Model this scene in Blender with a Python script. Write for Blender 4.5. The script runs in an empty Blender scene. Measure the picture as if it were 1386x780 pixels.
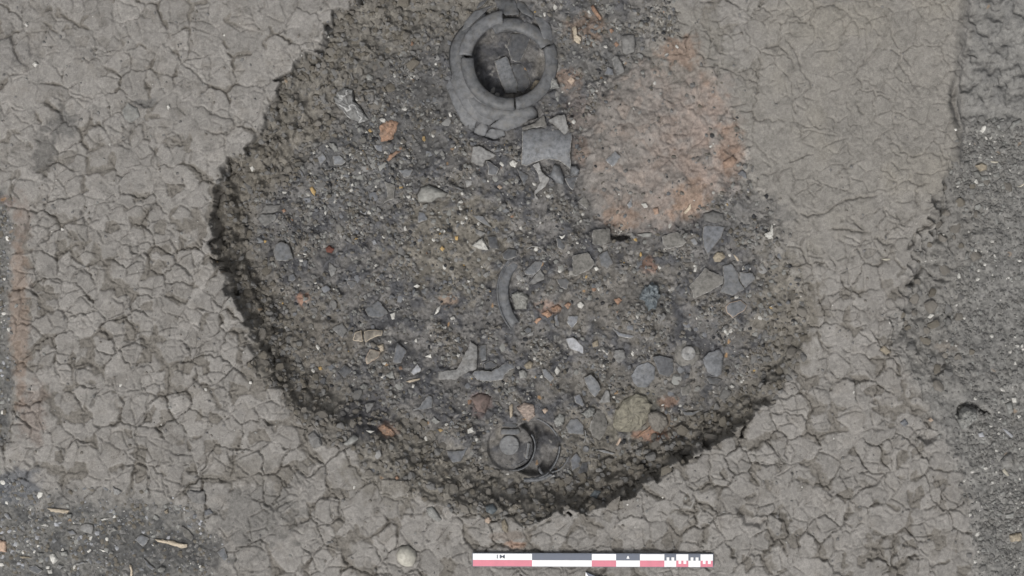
import bpy, bmesh, math, random
import numpy as np
from mathutils import Vector, noise as mnoise
from mathutils.geometry import delaunay_2d_cdt

# ------------------------------------------------------------------ camera, sky, sun, exposure
SC = bpy.context.scene
COL = SC.collection
random.seed(7)
RNG = np.random.default_rng(11)
S = 325.0                      # photograph pixels per metre (the 1 m scale bar)
HC = 8.0                       # camera height above the ground surface
W0, H0 = 1386.0, 780.0
cam_d = bpy.data.cameras.new('camera'); cam = bpy.data.objects.new('camera', cam_d); COL.objects.link(cam)
cam.location = (0, 0, HC); cam.rotation_euler = (0, 0, 0)
cam_d.sensor_width = 36.0; cam_d.lens = 36.0 * HC / (W0 / S)
cam_d.clip_start = 0.05; cam_d.clip_end = 500
SC.camera = cam

SUN_EL, SUN_AZ = math.radians(58), math.radians(205)       # soft light from the south-south-west (image bottom)
wd = bpy.data.worlds.new('World'); SC.world = wd; wd.use_nodes = True
nt = wd.node_tree; bg = nt.nodes['Background']
sky = nt.nodes.new('ShaderNodeTexSky'); sky.sky_type = 'NISHITA'; sky.sun_disc = False
sky.sun_elevation = SUN_EL; sky.sun_rotation = SUN_AZ
sky.air_density = 1.0; sky.dust_density = 4.0; sky.ozone_density = 1.0
hs = nt.nodes.new('ShaderNodeHueSaturation'); hs.inputs['Saturation'].default_value = 0.14
nt.links.new(sky.outputs[0], hs.inputs['Color']); nt.links.new(hs.outputs[0], bg.inputs[0])
bg.inputs[1].default_value = 0.098
sd = bpy.data.lights.new('sun', 'SUN'); sd.energy = 1.5; sd.angle = math.radians(18); sd.color = (1.0, 0.97, 0.93)
sun = bpy.data.objects.new('sun', sd); COL.objects.link(sun)
sun.rotation_euler = Vector((-math.sin(SUN_AZ) * math.cos(SUN_EL), -math.cos(SUN_AZ) * math.cos(SUN_EL), -math.sin(SUN_EL))).to_track_quat('-Z', 'Y').to_euler()
SC.view_settings.view_transform = 'Standard'; SC.view_settings.look = 'None'
SC.view_settings.gamma = 1.0; SC.view_settings.exposure = 0.48

# ------------------------------------------------------------------ numpy noise
def _h(ix, iy, seed):
    a = ix.astype(np.int32).view(np.uint32) * np.uint32(374761393) + iy.astype(np.int32).view(np.uint32) * np.uint32(668265263) + np.uint32((seed * 974711) & 0xFFFFFFFF)
    a = (a ^ (a >> np.uint32(13))) * np.uint32(1274126177)
    a = (a ^ (a >> np.uint32(16))) * np.uint32(2246822519)
    return ((a ^ (a >> np.uint32(15))) & np.uint32(0xFFFFFF)).astype(np.float32) * np.float32(1 / 16777216)
def perlin(x, y, seed=0):
    xi = np.floor(x); yi = np.floor(y); fx = x - xi; fy = y - yi
    u = fx * fx * fx * (fx * (fx * 6 - 15) + 10); v = fy * fy * fy * (fy * (fy * 6 - 15) + 10)
    def g(dx, dy):
        t = _h(xi + dx, yi + dy, seed) * np.float32(2 * np.pi)
        return np.cos(t) * (fx - dx) + np.sin(t) * (fy - dy)
    a = g(0, 0); b = g(1, 0); c = g(0, 1); d = g(1, 1)
    return 1.5 * ((a + (b - a) * u) * (1 - v) + (c + (d - c) * u) * v)
def fbm(x, y, scale, seed=0, octv=4, gain=0.5):
    s = 0; amp = 1.0; f = 1.0 / scale; tot = 0
    for k in range(octv):
        c_, s_ = math.cos(.65 + 1.1 * k), math.sin(.65 + 1.1 * k)
        s = s + amp * perlin((x * c_ - y * s_) * f + 17.3 * k, (x * s_ + y * c_) * f - 9.1 * k, seed + k); tot += amp; amp *= gain; f *= 2.03
    return s / tot * 1.3
def voronoi(x, y, scale, seed, jit=0.85):
    """distance to cell border (px), cell random, cell seed position"""
    X = x / scale; Y = y / scale; xi = np.floor(X); yi = np.floor(Y)
    best = np.full(X.shape, 1e9, X.dtype); bx = np.zeros_like(X); by = np.zeros_like(X)
    for j in (-1, 0, 1):
        for i in (-1, 0, 1):
            cx = xi + i; cy = yi + j
            px = cx + .5 + jit * (_h(cx, cy, seed) - .5); py = cy + .5 + jit * (_h(cx, cy, seed + 7) - .5)
            d = (px - X) ** 2 + (py - Y) ** 2
            m = d < best
            best = np.where(m, d, best); bx = np.where(m, px, bx); by = np.where(m, py, by)
    e = np.full(X.shape, 1e9, X.dtype)
    for j in (-1, 0, 1):
        for i in (-1, 0, 1):
            cx = xi + i; cy = yi + j
            px = cx + .5 + jit * (_h(cx, cy, seed) - .5); py = cy + .5 + jit * (_h(cx, cy, seed + 7) - .5)
            rx = px - bx; ry = py - by; L = np.sqrt(rx * rx + ry * ry)
            ok = L > 1e-6; Ls = np.where(ok, L, 1)
            q = ((0.5 * (px + bx) - X) * rx + (0.5 * (py + by) - Y) * ry) / Ls
            e = np.where(ok & (q < e), q, e)
    rid = _h(np.floor(bx * 64), np.floor(by * 64), seed + 3)
    return np.maximum(e, 0) * scale, rid, bx * scale, by * scale, np.sqrt(best) * scale
def sstep(a, b, x):
    t = np.clip((x - a) / (b - a), 0, 1); return t * t * (3 - 2 * t)
def lerp(a, b, t): return a + (b - a) * t
def polyline_dist(x, y, pts):
    d = np.full(x.shape, 1e9)
    for (x0, y0), (x1, y1) in zip(pts[:-1], pts[1:]):
        dx, dy = x1 - x0, y1 - y0; L = dx * dx + dy * dy + 1e-9
        t = np.clip(((x - x0) * dx + (y - y0) * dy) / L, 0, 1)
        d = np.minimum(d, np.hypot(x - x0 - t * dx, y - y0 - t * dy))
    return d
def inside(x, y, pts):
    r = np.zeros(x.shape, bool); n = len(pts)
    for k in range(n):
        x0, y0 = pts[k]; x1, y1 = pts[(k + 1) % n]
        if y0 == y1: continue
        c = ((y0 > y) != (y1 > y)) & (x < (x1 - x0) * (y - y0) / (y1 - y0) + x0)
        r ^= c
    return r
def sdist(x, y, pts):           # positive inside
    d = polyline_dist(x, y, list(pts) + [pts[0]])
    return np.where(inside(x, y, pts), d, -d)

# ------------------------------------------------------------------ materials
MATS = {}
def nodes_of(m):
    m.use_nodes = True; n = m.node_tree
    return n, n.nodes, n.links, n.nodes['Principled BSDF']
def soil_mat():
    m = bpy.data.materials.new('soil'); n, N, L, P = nodes_of(m)
    at = N.new('ShaderNodeAttribute'); at.attribute_name = 'Col'
    tc = N.new('ShaderNodeTexCoord')
    n1 = N.new('ShaderNodeTexNoise'); n1.inputs['Scale'].default_value = 260; n1.inputs['Detail'].default_value = 4
    L.new(tc.outputs['Object'], n1.inputs['Vector'])
    mr = N.new('ShaderNodeMapRange'); mr.inputs[1].default_value = .3; mr.inputs[2].default_value = .7; mr.inputs[3].default_value = .78; mr.inputs[4].default_value = 1.22
    L.new(n1.outputs['Fac'], mr.inputs[0])
    mx = N.new('ShaderNodeMix'); mx.data_type = 'RGBA'; mx.blend_type = 'MULTIPLY'; mx.inputs['Factor'].default_value = 1
    L.new(at.outputs['Color'], mx.inputs['A']); L.new(mr.outputs[0], mx.inputs['B'])
    L.new(mx.outputs['Result'], P.inputs['Base Color'])
    P.inputs['Roughness'].default_value = .95; P.inputs['Specular IOR Level'].default_value = .15
    bp = N.new('ShaderNodeBump'); bp.inputs['Strength'].default_value = .5; bp.inputs['Distance'].default_value = .003
    L.new(n1.outputs['Fac'], bp.inputs['Height']); L.new(bp.outputs[0], P.inputs['Normal'])
    return m
def mat(key, col, rough=.8, var=.16, scale=60, spec=.25, tint=None, bump=.25, streak=False, dust=.4, vein=None):
    """mottled mineral / ceramic surface, a little different on every object"""
    if key in MATS: return MATS[key]
    m = bpy.data.materials.new(key); n, N, L, P = nodes_of(m)
    tc = N.new('ShaderNodeTexCoord'); oi = N.new('ShaderNodeObjectInfo')
    ad = N.new('ShaderNodeVectorMath'); ad.operation = 'ADD'
    sc = N.new('ShaderNodeVectorMath'); sc.operation = 'SCALE'; sc.inputs['Scale'].default_value = 13
    cb = N.new('ShaderNodeCombineXYZ'); L.new(oi.outputs['Random'], cb.inputs[0]); L.new(oi.outputs['Random'], cb.inputs[1])
    L.new(cb.outputs[0], sc.inputs[0]); L.new(tc.outputs['Object'], ad.inputs[0]); L.new(sc.outputs[0], ad.inputs[1])
    mp = N.new('ShaderNodeMapping'); L.new(ad.outputs[0], mp.inputs[0])
    if streak: mp.inputs['Scale'].default_value = (1, 5, 1)
    n1 = N.new('ShaderNodeTexNoise'); n1.inputs['Scale'].default_value = scale; n1.inputs['Detail'].default_value = 6; n1.inputs['Roughness'].default_value = .65
    L.new(mp.outputs[0], n1.inputs['Vector'])
    rp = N.new('ShaderNodeValToRGB'); c = np.array(col)
    t = np.array(tint) if tint else c * (1 + 2.2 * var)
    e = rp.color_ramp.elements; e[0].position = .32; e[0].color = (*(c * (1 - 2.2 * var)), 1); e[1].position = .72; e[1].color = (*t, 1)
    k = rp.color_ramp.elements.new(.5); k.color = (*c, 1)
    L.new(n1.outputs['Fac'], rp.inputs[0])
    mr = N.new('ShaderNodeMapRange'); mr.inputs[3].default_value = 1 - var; mr.inputs[4].default_value = 1 + var
    L.new(oi.outputs['Random'], mr.inputs[0])
    mx = N.new('ShaderNodeMix'); mx.data_type = 'RGBA'; mx.blend_type = 'MULTIPLY'; mx.inputs['Factor'].default_value = 1
    L.new(rp.outputs[0], mx.inputs['A']); L.new(mr.outputs[0], mx.inputs['B']); res = mx.outputs['Result']
    if dust:                                                        # earth still sticking to the find
        n2 = N.new('ShaderNodeTexNoise'); n2.inputs['Scale'].default_value = 22; n2.inputs['Detail'].default_value = 8; n2.inputs['Roughness'].default_value = .7
        L.new(ad.outputs[0], n2.inputs['Vector'])
        m2 = N.new('ShaderNodeMapRange'); m2.inputs[1].default_value = .48; m2.inputs[2].default_value = .68; m2.inputs[3].default_value = 0; m2.inputs[4].default_value = dust
        L.new(n2.outputs['Fac'], m2.inputs[0])
        x2 = N.new('ShaderNodeMix'); x2.data_type = 'RGBA'; x2.inputs['B'].default_value = (.140, .131, .117, 1)
        L.new(m2.outputs[0], x2.inputs['Factor']); L.new(res, x2.inputs['A']); res = x2.outputs['Result']
    if vein:
        n3 = N.new('ShaderNodeTexNoise'); n3.inputs['Scale'].default_value = 14; n3.inputs['Detail'].default_value = 2; L.new(ad.outputs[0], n3.inputs['Vector'])
        r3_ = N.new('ShaderNodeValToRGB'); e3_ = r3_.color_ramp.elements; e3_[0].position = .47; e3_[0].color = (0, 0, 0, 1); e3_[1].position = .53; e3_[1].color = (0, 0, 0, 1); r3_.color_ramp.elements.new(.5).color = (1, 1, 1, 1)
        L.new(n3.outputs['Fac'], r3_.inputs[0]); x3 = N.new('ShaderNodeMix'); x3.data_type = 'RGBA'; x3.inputs['B'].default_value = (*vein, 1)
        L.new(r3_.outputs[0], x3.inputs['Factor']); L.new(res, x3.inputs['A']); res = x3.outputs['Result']
    L.new(res, P.inputs['Base Color'])
    P.inputs['Roughness'].default_value = rough; P.inputs['Specular IOR Level'].default_value = spec
    bp = N.new('ShaderNodeBump'); bp.inputs['Strength'].default_value = bump; bp.inputs['Distance'].default_value = .002
    L.new(n1.outputs['Fac'], bp.inputs['Height']); L.new(bp.outputs[0], P.inputs['Normal'])
    MATS[key] = m; return m
SOIL = soil_mat()
M = dict(
    grey=mat('grey_ware', (.120, .124, .131), .55, var=.2), dark=mat('dark_grey_ware', (.070, .072, .077), .55, var=.2), pale=mat('pale_grey_ware', (.180, .178, .174), .7, var=.22),
    blue=mat('blue_grey_ware', (.128, .133, .144), .55, var=.2), lightblue=mat('light_blue_grey_ware', (.26, .265, .28), .65),
    dusty=mat('dusty_ware', (.122, .117, .108), .8, var=.22), fract=mat('fracture_edge', (.165, .16, .152), .85, var=.3, tint=(.34, .335, .325)), white=mat('white_stone', (.46, .45, .42), .75),
    bone=mat('bone', (.42, .36, .28), .7, streak=True), peach=mat('peach_fracture', (.34, .27, .215), .85), creamware=mat('cream_stained_ware', (.20, .18, .155), .85, var=.35, tint=(.42, .37, .30), scale=25), orange=mat('fired_clay', (.235, .15, .105), .9, var=.24, dust=.7),
    yellow=mat('ochre_grain', (.36, .25, .11), .85), brick=mat('red_brown_clay', (.13, .055, .042), .9), redclay=mat('pinkish_red_clay', (.125, .095, .086), .9),
    stone=mat('grey_stone', (.20, .20, .19), .8), veined=mat('veined_stone', (.165, .165, .162), .6, vein=(.42, .42, .41)), slag=mat('slag', (.10, .115, .125), .55, tint=(.17, .185, .19)),
    banded=mat('banded_stone', (.26, .21, .18), .8, streak=True, scale=45, var=.25), clod=mat('soil_clod', (.142, .132, .118), .95, bump=.6, spec=.1),
    clodg=mat('grey_soil_clod', (.140, .137, .133), .95, bump=.6, spec=.1), cloddark=mat('dark_soil_clod', (.118, .107, .09), .95, bump=.6, spec=.1), charcoal=mat('charcoal', (.03, .031, .034), .8, dust=.25), tan=mat('tan_stone', (.225, .195, .15), .85),
    gravel=mat('gravel_grey', (.150, .147, .140), .9, var=.2), tile=mat('orange_tile', (.46, .33, .25), .85), straw=mat('dry_straw', (.45, .42, .35), .8),
    palegreen=mat('pale_green_stone', (.215, .213, .198), .8), cream=mat('cream_stone', (.38, .365, .32), .7, var=.12), mustard=mat('yellow_clay', (.180, .168, .134), .95, var=.22, bump=.9), pinkclay=mat('pink_clay', (.24, .17, .13), .9),
)

# ------------------------------------------------------------------ terrain: masks in photograph pixels
RIM = [(486,-60,.09,110),(478,0,.09,105),(440,35,.11,95),(432,62,.12,90),(404,88,.13,90),(378,112,.14,85),(366,145,.15,80),(345,175,.16,70),(330,205,.17,60),
 (297,228,.20,50),(287,262,.19,52),(284,310,.195,50),(290,352,.19,50),(308,392,.18,50),(326,425,.19,48),(338,462,.15,46),(344,500,.13,44),(372,533,.115,44),
 (398,562,.10,52),(432,590,.08,70),(468,608,.07,85),(505,640,.065,90),(550,668,.07,85),(610,690,.09,72),(680,703,.13,55),(740,702,.15,46),(800,692,.17,46),
 (850,668,.19,50),(900,638,.20,52),(950,613,.20,50),(1000,590,.19,46),(1035,552,.16,42),(1068,512,.12,40),(1088,480,.08,40),(1096,440,.05,40),
 (1085,390,.04,40),(1066,335,.03,35),(1052,285,.03,30),(1030,238,.025,25),(1003,205,.02,20),(992,150,.015,20),(962,95,.015,20),(925,60,.02,25),(905,20,.02,25),(900,-60,.02,25)]
RIMP = [(a, b) for a, b, c, d in RIM]
FLOOR = [(420,300,.18,45),(500,180,.14,60),(520,420,.15,45),(600,330,.12,45),(680,520,.12,45),(720,640,.14,40),(560,600,.10,60),(700,100,.07,40),(720,260,.09,40),(850,420,.10,40),
 (950,500,.14,40),(960,380,.06,40),(800,60,.035,40),(840,340,.07,40),(900,560,.17,40),(470,520,.13,45)]
BURNT = [(784,250),(788,205),(796,165),(812,125),(835,95),(865,72),(900,58),(938,66),(970,92),(992,140),(1002,205),(984,262),(948,288),(905,305),(866,316),(830,304),(800,285)]
EDGE = [(1306,-80),(1301,0),(1295,50),(1290,100),(1284,140),(1293,175),(1284,225),(1262,272),(1247,322),(1226,372),(1208,420),(1200,452)]
LOWL = [(-300,640),(0,640),(55,668),(140,668),(215,672),(262,690),(290,722),(300,790),(310,1100),(-300,1100)]
LEFTSTRIP = [(-300,240),(8,250),(14,330),(10,420),(14,520),(10,600),(-300,620)]
def Tl(x0, y0, s, pts): return [(x0 + u / s, y0 + v / s) for u, v in pts]
PLATES = [(153,410),(90,363),(63,363),(133,373),(157,367),(183,363),(207,383),(233,413),(273,407),(277,370),(240,373),(197,437),(160,453),(110,417),(117,437),(73,440),(87,470),(110,477),(140,467),(230,473),(293,460),(313,437),(290,507),
 (253,450),(143,333),(187,323),(230,323),(263,323),(273,280),(230,273),(120,340),(73,330),(133,287),(93,280),(187,280),(97,400),(67,393),(37,413),(37,460),(203,493),(157,493),(180,480),(267,430),(160,600),(257,570),(213,560),(307,580),(267,540),
 (333,550),(337,630),(103,573),(140,547),(60,570),(30,580),(97,552),(187,547),(107,623),(67,617),(110,653),(167,663),(213,663),(270,613),(247,617),(210,597),(260,677),(320,687),(467,653),(420,663),(403,623),(370,617),(370,660),(427,597),(363,547),
 (400,560),(393,740),(450,717),(517,733),(500,707),(600,743),(563,720),(637,720),(743,723),(860,720),(897,727),(793,737),(890,683),(927,680),(853,683),(900,660),(947,643),(1003,630),(983,713),(1037,620),(1000,740),(940,723),(933,747),(1027,680),
 (983,680),(1007,657),(960,673),(1033,733),(1136,600),(1116,570),(1079,553),(1106,533),(1083,607),(1056,603),(1056,653),(1079,670),(1093,643),(1169,653),(1179,667),(1216,667),(1243,660),(1159,630),(1236,630),(1193,707),(1116,720),(1076,707),
 (1156,723),(1053,750),(1093,740),(1223,747),(1266,737),(1196,540),(1173,533),(1143,567),(1189,570),(1236,573),(1203,607),(1136,693),(1109,680),(1143,650),(1253,533),(1099,273),(1128,290),(1096,470),(1073,407),(1096,427),(1179,297),(1223,280),
 (1153,360),(1183,343),(1136,420),(1176,467),(1123,490),(1093,500),(150,53),(193,73),(247,63),(207,30),(257,110),(290,143),(177,153),(137,150),(117,123),(73,27),(70,100),(33,63),(63,160),(273,193),(233,200),(127,187),(187,193),(243,243),(173,13),
 (283,20),(163,167),(213,117),(97,97)]                                # centres of the dried plates seen in the photograph
def fill_plates():
    out = list(PLATES); r = random.Random(3)
    big = {(160,600): 58, (860,720): 42, (743,723): 40, (467,653): 34, (257,570): 36, (230,473): 36, (153,410): 29, (1136,600): 36, (230,323): 30, (1193,707): 34, (900,660): 28, (307,580): 34, (337,630): 34}
    rad = [big.get(p, 23) for p in out]
    for _ in range(9000):
        x, y = r.uniform(-300, 1690), r.uniform(-300, 1080); m = (46 if x < 360 and y > 200 else 36) if (x < 1000 or y > 260) else 38
        f = .7 + .5 * r.random()
        if all((x - a) ** 2 + (y - b) ** 2 > (c * f) ** 2 for (a, b), c in zip(out, rad)): out.append((x, y)); rad.append(m * r.uniform(.65, 1.2))
    return np.array(out, np.float32)
def plate_cells(x, y, seeds, tile=72):
    e = np.full(x.shape, 9.0, np.float32); rid = np.zeros(x.shape, np.float32); cx = x.copy(); cy = y.copy()
    for j in range(0, x.shape[0], tile):
        for i in range(0, x.shape[1], tile):
            sl = (slice(j, j + tile), slice(i, i + tile)); X = x[sl]; Y = y[sl]
            if X.min() > 1700 or X.max() < -320 or Y.min() > 1090 or Y.max() < -320: continue
            ok = (seeds[:, 0] > X.min() - 85) & (seeds[:, 0] < X.max() + 85) & (seeds[:, 1] > Y.min() - 85) & (seeds[:, 1] < Y.max() + 85)
            sd_ = seeds[ok]
            if len(sd_) < 2: continue
            D = (X[..., None] - sd_[:, 0]) ** 2 + (Y[..., None] - sd_[:, 1]) ** 2
            b = D.argmin(-1); B = sd_[b]; d1 = np.take_along_axis(D, b[..., None], -1)
            dx = sd_[:, 0] - B[..., 0:1]; dy = sd_[:, 1] - B[..., 1:2]; L = np.sqrt(dx * dx + dy * dy)
            q = np.where(L > 1e-3, (D - d1) / (2 * np.maximum(L, 1e-3)), 1e9)
            e[sl] = q.min(-1); cx[sl] = B[..., 0]; cy[sl] = B[..., 1]; rid[sl] = _h(np.floor(B[..., 0] * 3), np.floor(B[..., 1] * 3), 77)
    return e, rid, cx, cy
CR = []      # traced main cracks (polyline, half width px, depth m)
def crk(x0, y0, lines, w=1.7, d=.02):
    for l in lines: CR.append((Tl(x0, y0, 3.0, l), w, d))
crk(0, 260, [[(130,335),(230,380),(330,330),(430,285),(480,245),(495,190),(540,110)],[(230,380),(350,380),(385,400),(370,450),(385,520),(450,525),(530,520),(545,470),(560,440)],
 [(370,390),(440,360),(530,360),(560,350)],[(530,520),(535,620),(600,660),(650,720),(740,745),(800,730)],[(290,380),(300,480),(320,560),(370,620),(385,690),(380,780)],
 [(170,500),(165,580),(190,640),(215,700),(300,740),(380,740),(430,770),(500,710)],[(540,110),(640,80),(760,10)],[(790,560),(820,620),(860,650),(960,690),(1010,720)]], 2.2, .024)
crk(0, 260, [[(560,400),(620,435),(650,500),(700,500),(790,495),(870,490)],[(0,250),(110,180),(140,130)],[(220,80),(250,130),(340,150),(480,145)],[(640,80),(630,180),(620,240),(650,250),(740,235)],
 [(640,300),(690,390),(720,400),(790,395),(860,390)],[(195,560),(170,440),(160,400)],[(780,560),(740,600),(700,560),(640,540)],[(430,285),(440,360)],[(720,90),(730,170),(740,235)],[(850,210),(760,150),(640,80)],[(770,300),(780,390),(765,480)],[(660,570),(620,640),(640,690)]])
crk(0, 520, [[(340,160),(400,130),(480,140),(580,150)],[(270,260),(340,230),(400,300),(440,370),(500,385),(570,400),(660,380)],[(380,30),(350,90),(340,160),(300,240),(270,300),(265,340)],
 [(700,200),(720,250),(800,230),(840,200),(850,130),(870,60),(830,20),(780,0)],[(1050,180),(1020,240),(960,290),(900,300)]], 2.2, .024)
crk(0, 520, [[(940,80),(1000,170),(1030,210)],[(430,110),(500,90),(560,50)],[(580,150),(640,190),(700,200)],[(120,100),(110,60),(130,20)],[(100,110),(200,105),(250,140)],[(840,230),(870,290)],[(980,370),(1040,410)]])
crk(0, 0, [[(170,110),(230,130),(280,80)],[(0,240),(100,230),(190,210)],[(160,255),(240,265),(270,300),(320,325),(400,310)],[(440,200),(440,330),(460,400),(500,420)],
 [(620,155),(690,140),(720,95),(700,20)],[(720,95),(770,110)],[(730,500),(780,540),(780,600),(760,640)],[(780,540),(850,520),(870,480)],[(660,650),(670,710),(630,740)],[(450,720),(560,680)],
 [(120,380),(160,370),(280,340)],[(300,400),(320,350),(440,310)],[(470,230),(520,180),(620,155)],[(690,240),(730,310),(720,390)],[(800,400),(870,330),(950,320)],[(500,440),(510,520),(560,530)],[(420,120),(470,60),(460,0)]], 1.5, .014)
crk(1036, 0, [[(0,110),(60,60),(110,30)],[(75,140),(130,220),(150,290),(190,350),(110,410),(120,450),(150,480)],[(170,245),(200,210),(290,200),(330,160),(360,140)],[(330,340),(400,250),(460,190),(470,150)],
 [(580,580),(650,540),(700,510),(750,490)],[(210,610),(290,570),(360,550)],[(270,710),(340,680),(410,630)],[(320,390),(350,470)],[(360,400),(410,490)],[(60,270),(110,330),(110,410)],
 [(0,340),(60,320)],[(20,560),(90,500)],[(60,670),(150,640),(210,610)],[(430,600),(480,540),(560,500)],[(240,380),(300,360),(330,330)],[(500,640),(540,690),(600,680)]], 1.15, .010)
crk(1036, 0, [[(820,80),(880,40)],[(800,215),(850,230),(890,235)],[(760,380),(820,370),(880,325)]], 1.7, .016)
crk(1036, 260, [[(130,80),(170,95),(250,80),(310,40),(370,20),(430,20),(480,0)],[(90,0),(130,60)],[(250,150),(330,150),(430,165)],[(150,600),(145,660),(190,670),(215,640),(200,595),(150,600)],[(100,380),(180,370),(190,420)],[(330,90),(420,170)],[(250,240),(290,300),(270,350)]], 1.5, .014)
crk(1036, 260, [[(720,0),(710,90),(690,120),(620,160),(600,210),(570,240)],[(690,130),(700,190)],[(560,400),(600,360),(630,310),(615,270)],[(640,310),(700,355),(750,360)],[(660,770),(720,720),(740,660)]], 2.6, .03)
crk(1036, 520, [[(75,0),(80,90),(110,190),(160,235),(190,265),(215,295),(350,300)],[(190,265),(90,350),(20,380)],[(350,470),(410,495),(500,480),(580,470),(600,430),(590,400)],[(560,300),(620,260),(690,230)]], 2.2, .024)
crk(1036, 520, [[(100,355),(90,440),(75,470)],[(270,140),(290,170),(330,180),(390,205)],[(350,300),(400,285),(480,300)],[(410,100),(500,75),(540,50)],[(550,90),(570,140)],[(585,460),(620,475),(660,450)],
 [(170,570),(180,640),(240,640),(290,610)],[(330,650),(400,660),(440,650),(500,640)],[(640,680),(720,760)],[(390,560),(420,640)],[(350,300),(350,380),(410,340)],[(140,190),(200,160),(270,140)],[(440,510),(400,540),(390,560)],[(180,490),(260,500),(330,480)]])
crk(700, 520, [[(790,310),(830,380),(880,420),(960,410),(1050,430)],[(350,530),(420,515),(540,515),(600,530),(690,550)],[(330,590),(360,560),(370,650),(430,680),(560,660),(620,680),(660,600),(640,560)]], 2.0, .022)
crk(700, 520, [[(930,290),(990,320),(990,350),(960,390)],[(400,500),(500,480),(570,450)],[(600,450),(590,520)],[(870,540),(920,590),(900,620),(800,600),(765,560)],[(820,640),(830,690),(870,730)],[(690,550),(700,460),(770,430)],[(40,580),(150,540),(250,550),(300,640)],[(560,560),(550,620),(600,650)]])
crk(350, 520, [[(320,240),(250,290),(265,400),(270,480),(280,520)],[(250,290),(190,240),(225,170),(300,140)],[(270,520),(340,525),(400,500),(420,450),(450,420),(440,360),(380,310),(350,270)]], 2.4, .028)
crk(350, 520, [[(20,240),(100,240),(190,240)],[(130,360),(170,330),(250,320)],[(100,400),(80,470),(120,560),(210,590)],[(160,400),(190,480),(210,560)],[(430,590),(520,560),(600,580)],[(340,620),(400,560),(430,500)]])

# ---- grid (fine inside the frame, coarser and coarser outwards)
def axis(a, b, fine, marg, ms):
    core = list(np.arange(a - 30, b + 30, fine)); lo, hi = core[0], core[-1]
    L = []; s = fine; p = lo
    while p > lo - marg: s = min(s * 1.15, ms); p -= s; L.append(p)
    while p > lo - 2600: s *= 1.35; p -= s; L.append(p)
    R = []; s = fine; p = hi
    while p < hi + marg: s = min(s * 1.15, ms); p += s; R.append(p)
    while p < hi + 2600: s *= 1.35; p += s; R.append(p)
    return np.array(L[::-1] + core + R)
gx = axis(0, W0, 1.25, 230, 3.2); gy = axis(0, H0, 1.25, 230, 3.2)
NX, NY = len(gx), len(gy)
GX, GY = np.meshgrid(gx, gy)                      # world position in "pixel units at ground level"
def idw(x, y, pts, col, p=3.0):
    a = 0; b = 0
    for q in pts:
        w = 1.0 / (((x - q[0]) ** 2 + (y - q[1]) ** 2 + 900.0) ** (p / 2)); a = a + w * q[col]; b = b + w
    return a / b
# coarse evaluation of smooth fields, then bilinear upsampling
cgx = np.linspace(gx[0], gx[-1], 10); cgx = np.arange(-320, 1720, 12.0); cgy = np.arange(-320, 1120, 12.0)
CX, CY = np.meshgrid(cgx, cgy)
fd_c = idw(CX, CY, RIM + FLOOR, 2); fw_c = idw(CX, CY, RIM, 3, 4.0)
def up(c, x, y):
    u = np.clip((x - cgx[0]) / 12.0, 0, len(cgx) - 1.001); v = np.clip((y - cgy[0]) / 12.0, 0, len(cgy) - 1.001)
    i = u.astype(int); j = v.astype(int); fu = u - i; fv = v - j
    return (c[j, i] * (1 - fu) + c[j, i + 1] * fu) * (1 - fv) + (c[j + 1, i] * (1 - fu) + c[j + 1, i + 1] * fu) * fv
def edge_drop(x, y):
    xe = np.interp(y, [p[1] for p in EDGE] + [560, 660, 790], [p[0] for p in EDGE] + [1250, 1300, 1312])
    dep = np.interp(y, [-80, 160, 300, 430, 520, 620, 780], [.055, .075, .09, .075, .03, .015, .015])
    wd_ = np.interp(y, [0, 140, 230, 420, 520, 780], [17, 14, 17, 24, 50, 40])
    return -dep * sstep(-3, wd_, x - xe), x - xe
def macro(x, y):
    d = sdist(x, y, RIMP)
    return -up(fd_c, x, y) * sstep(-4, up(fw_c, x, y), d) + edge_drop(x, y)[0]
z0 = macro(GX, GY)
k = HC / (HC - z0)
PX = (GX - 693) * k + 693; PX = PX.astype(np.float32); PY = ((GY - 390) * k + 390).astype(np.float32)         # where each ground point shows in the photograph
fadeout = np.clip(1 - (np.maximum(np.maximum(-PX, PX - W0), np.maximum(-PY, PY - H0)) - 180) / 120, 0, 1)
wx = fbm(PX, PY, 30, 1, 3); wy = fbm(PX, PY, 30, 5, 3)
w2x = fbm(PX, PY, 9, 21, 2); w2y = fbm(PX, PY, 9, 25, 2)
w6x = fbm(PX, PY, 75, 141, 2); w6y = fbm(PX, PY, 75, 145, 2)
XW, YW = PX + 13 * w6x + 2.2 * wx + 1.3 * w2x, PY + 13 * w6y + 2.2 * wy + 1.3 * w2y
e1, r1, c1x, c1y = plate_cells(PX + 7 * wx + 2.4 * w2x, PY + 7 * wy + 2.4 * w2y, fill_plates())
e2, r2, c2x, c2y, f2 = voronoi(XW + np.floor(r1 * 997) * 81, YW, 25, 57, .98); c2x = c2x - np.floor(r1 * 997) * 81     # finer plates nested in the larger ones
e2 = np.where(e1 < 2.2, 9, e2)
e3, r3, c3x, c3y, f3 = voronoi(PX + 4 * wx + 1.8 * w2x, PY + 4 * wy + 1.8 * w2y, 13, 83, .98)
e4, r4, c4x, c4y, f4 = voronoi(PX + 1.5 * w2x, PY + 1.5 * w2y, 6.2, 101, .98)
n40 = fbm(PX, PY, 45, 40, 4); n120 = fbm(PX, PY, 130, 44, 3); n12 = fbm(PX, PY, 12, 48, 4); n5 = fbm(PX, PY, 4.5, 52, 2); nb = fbm(PX, PY, 26, 61, 4)
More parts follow.
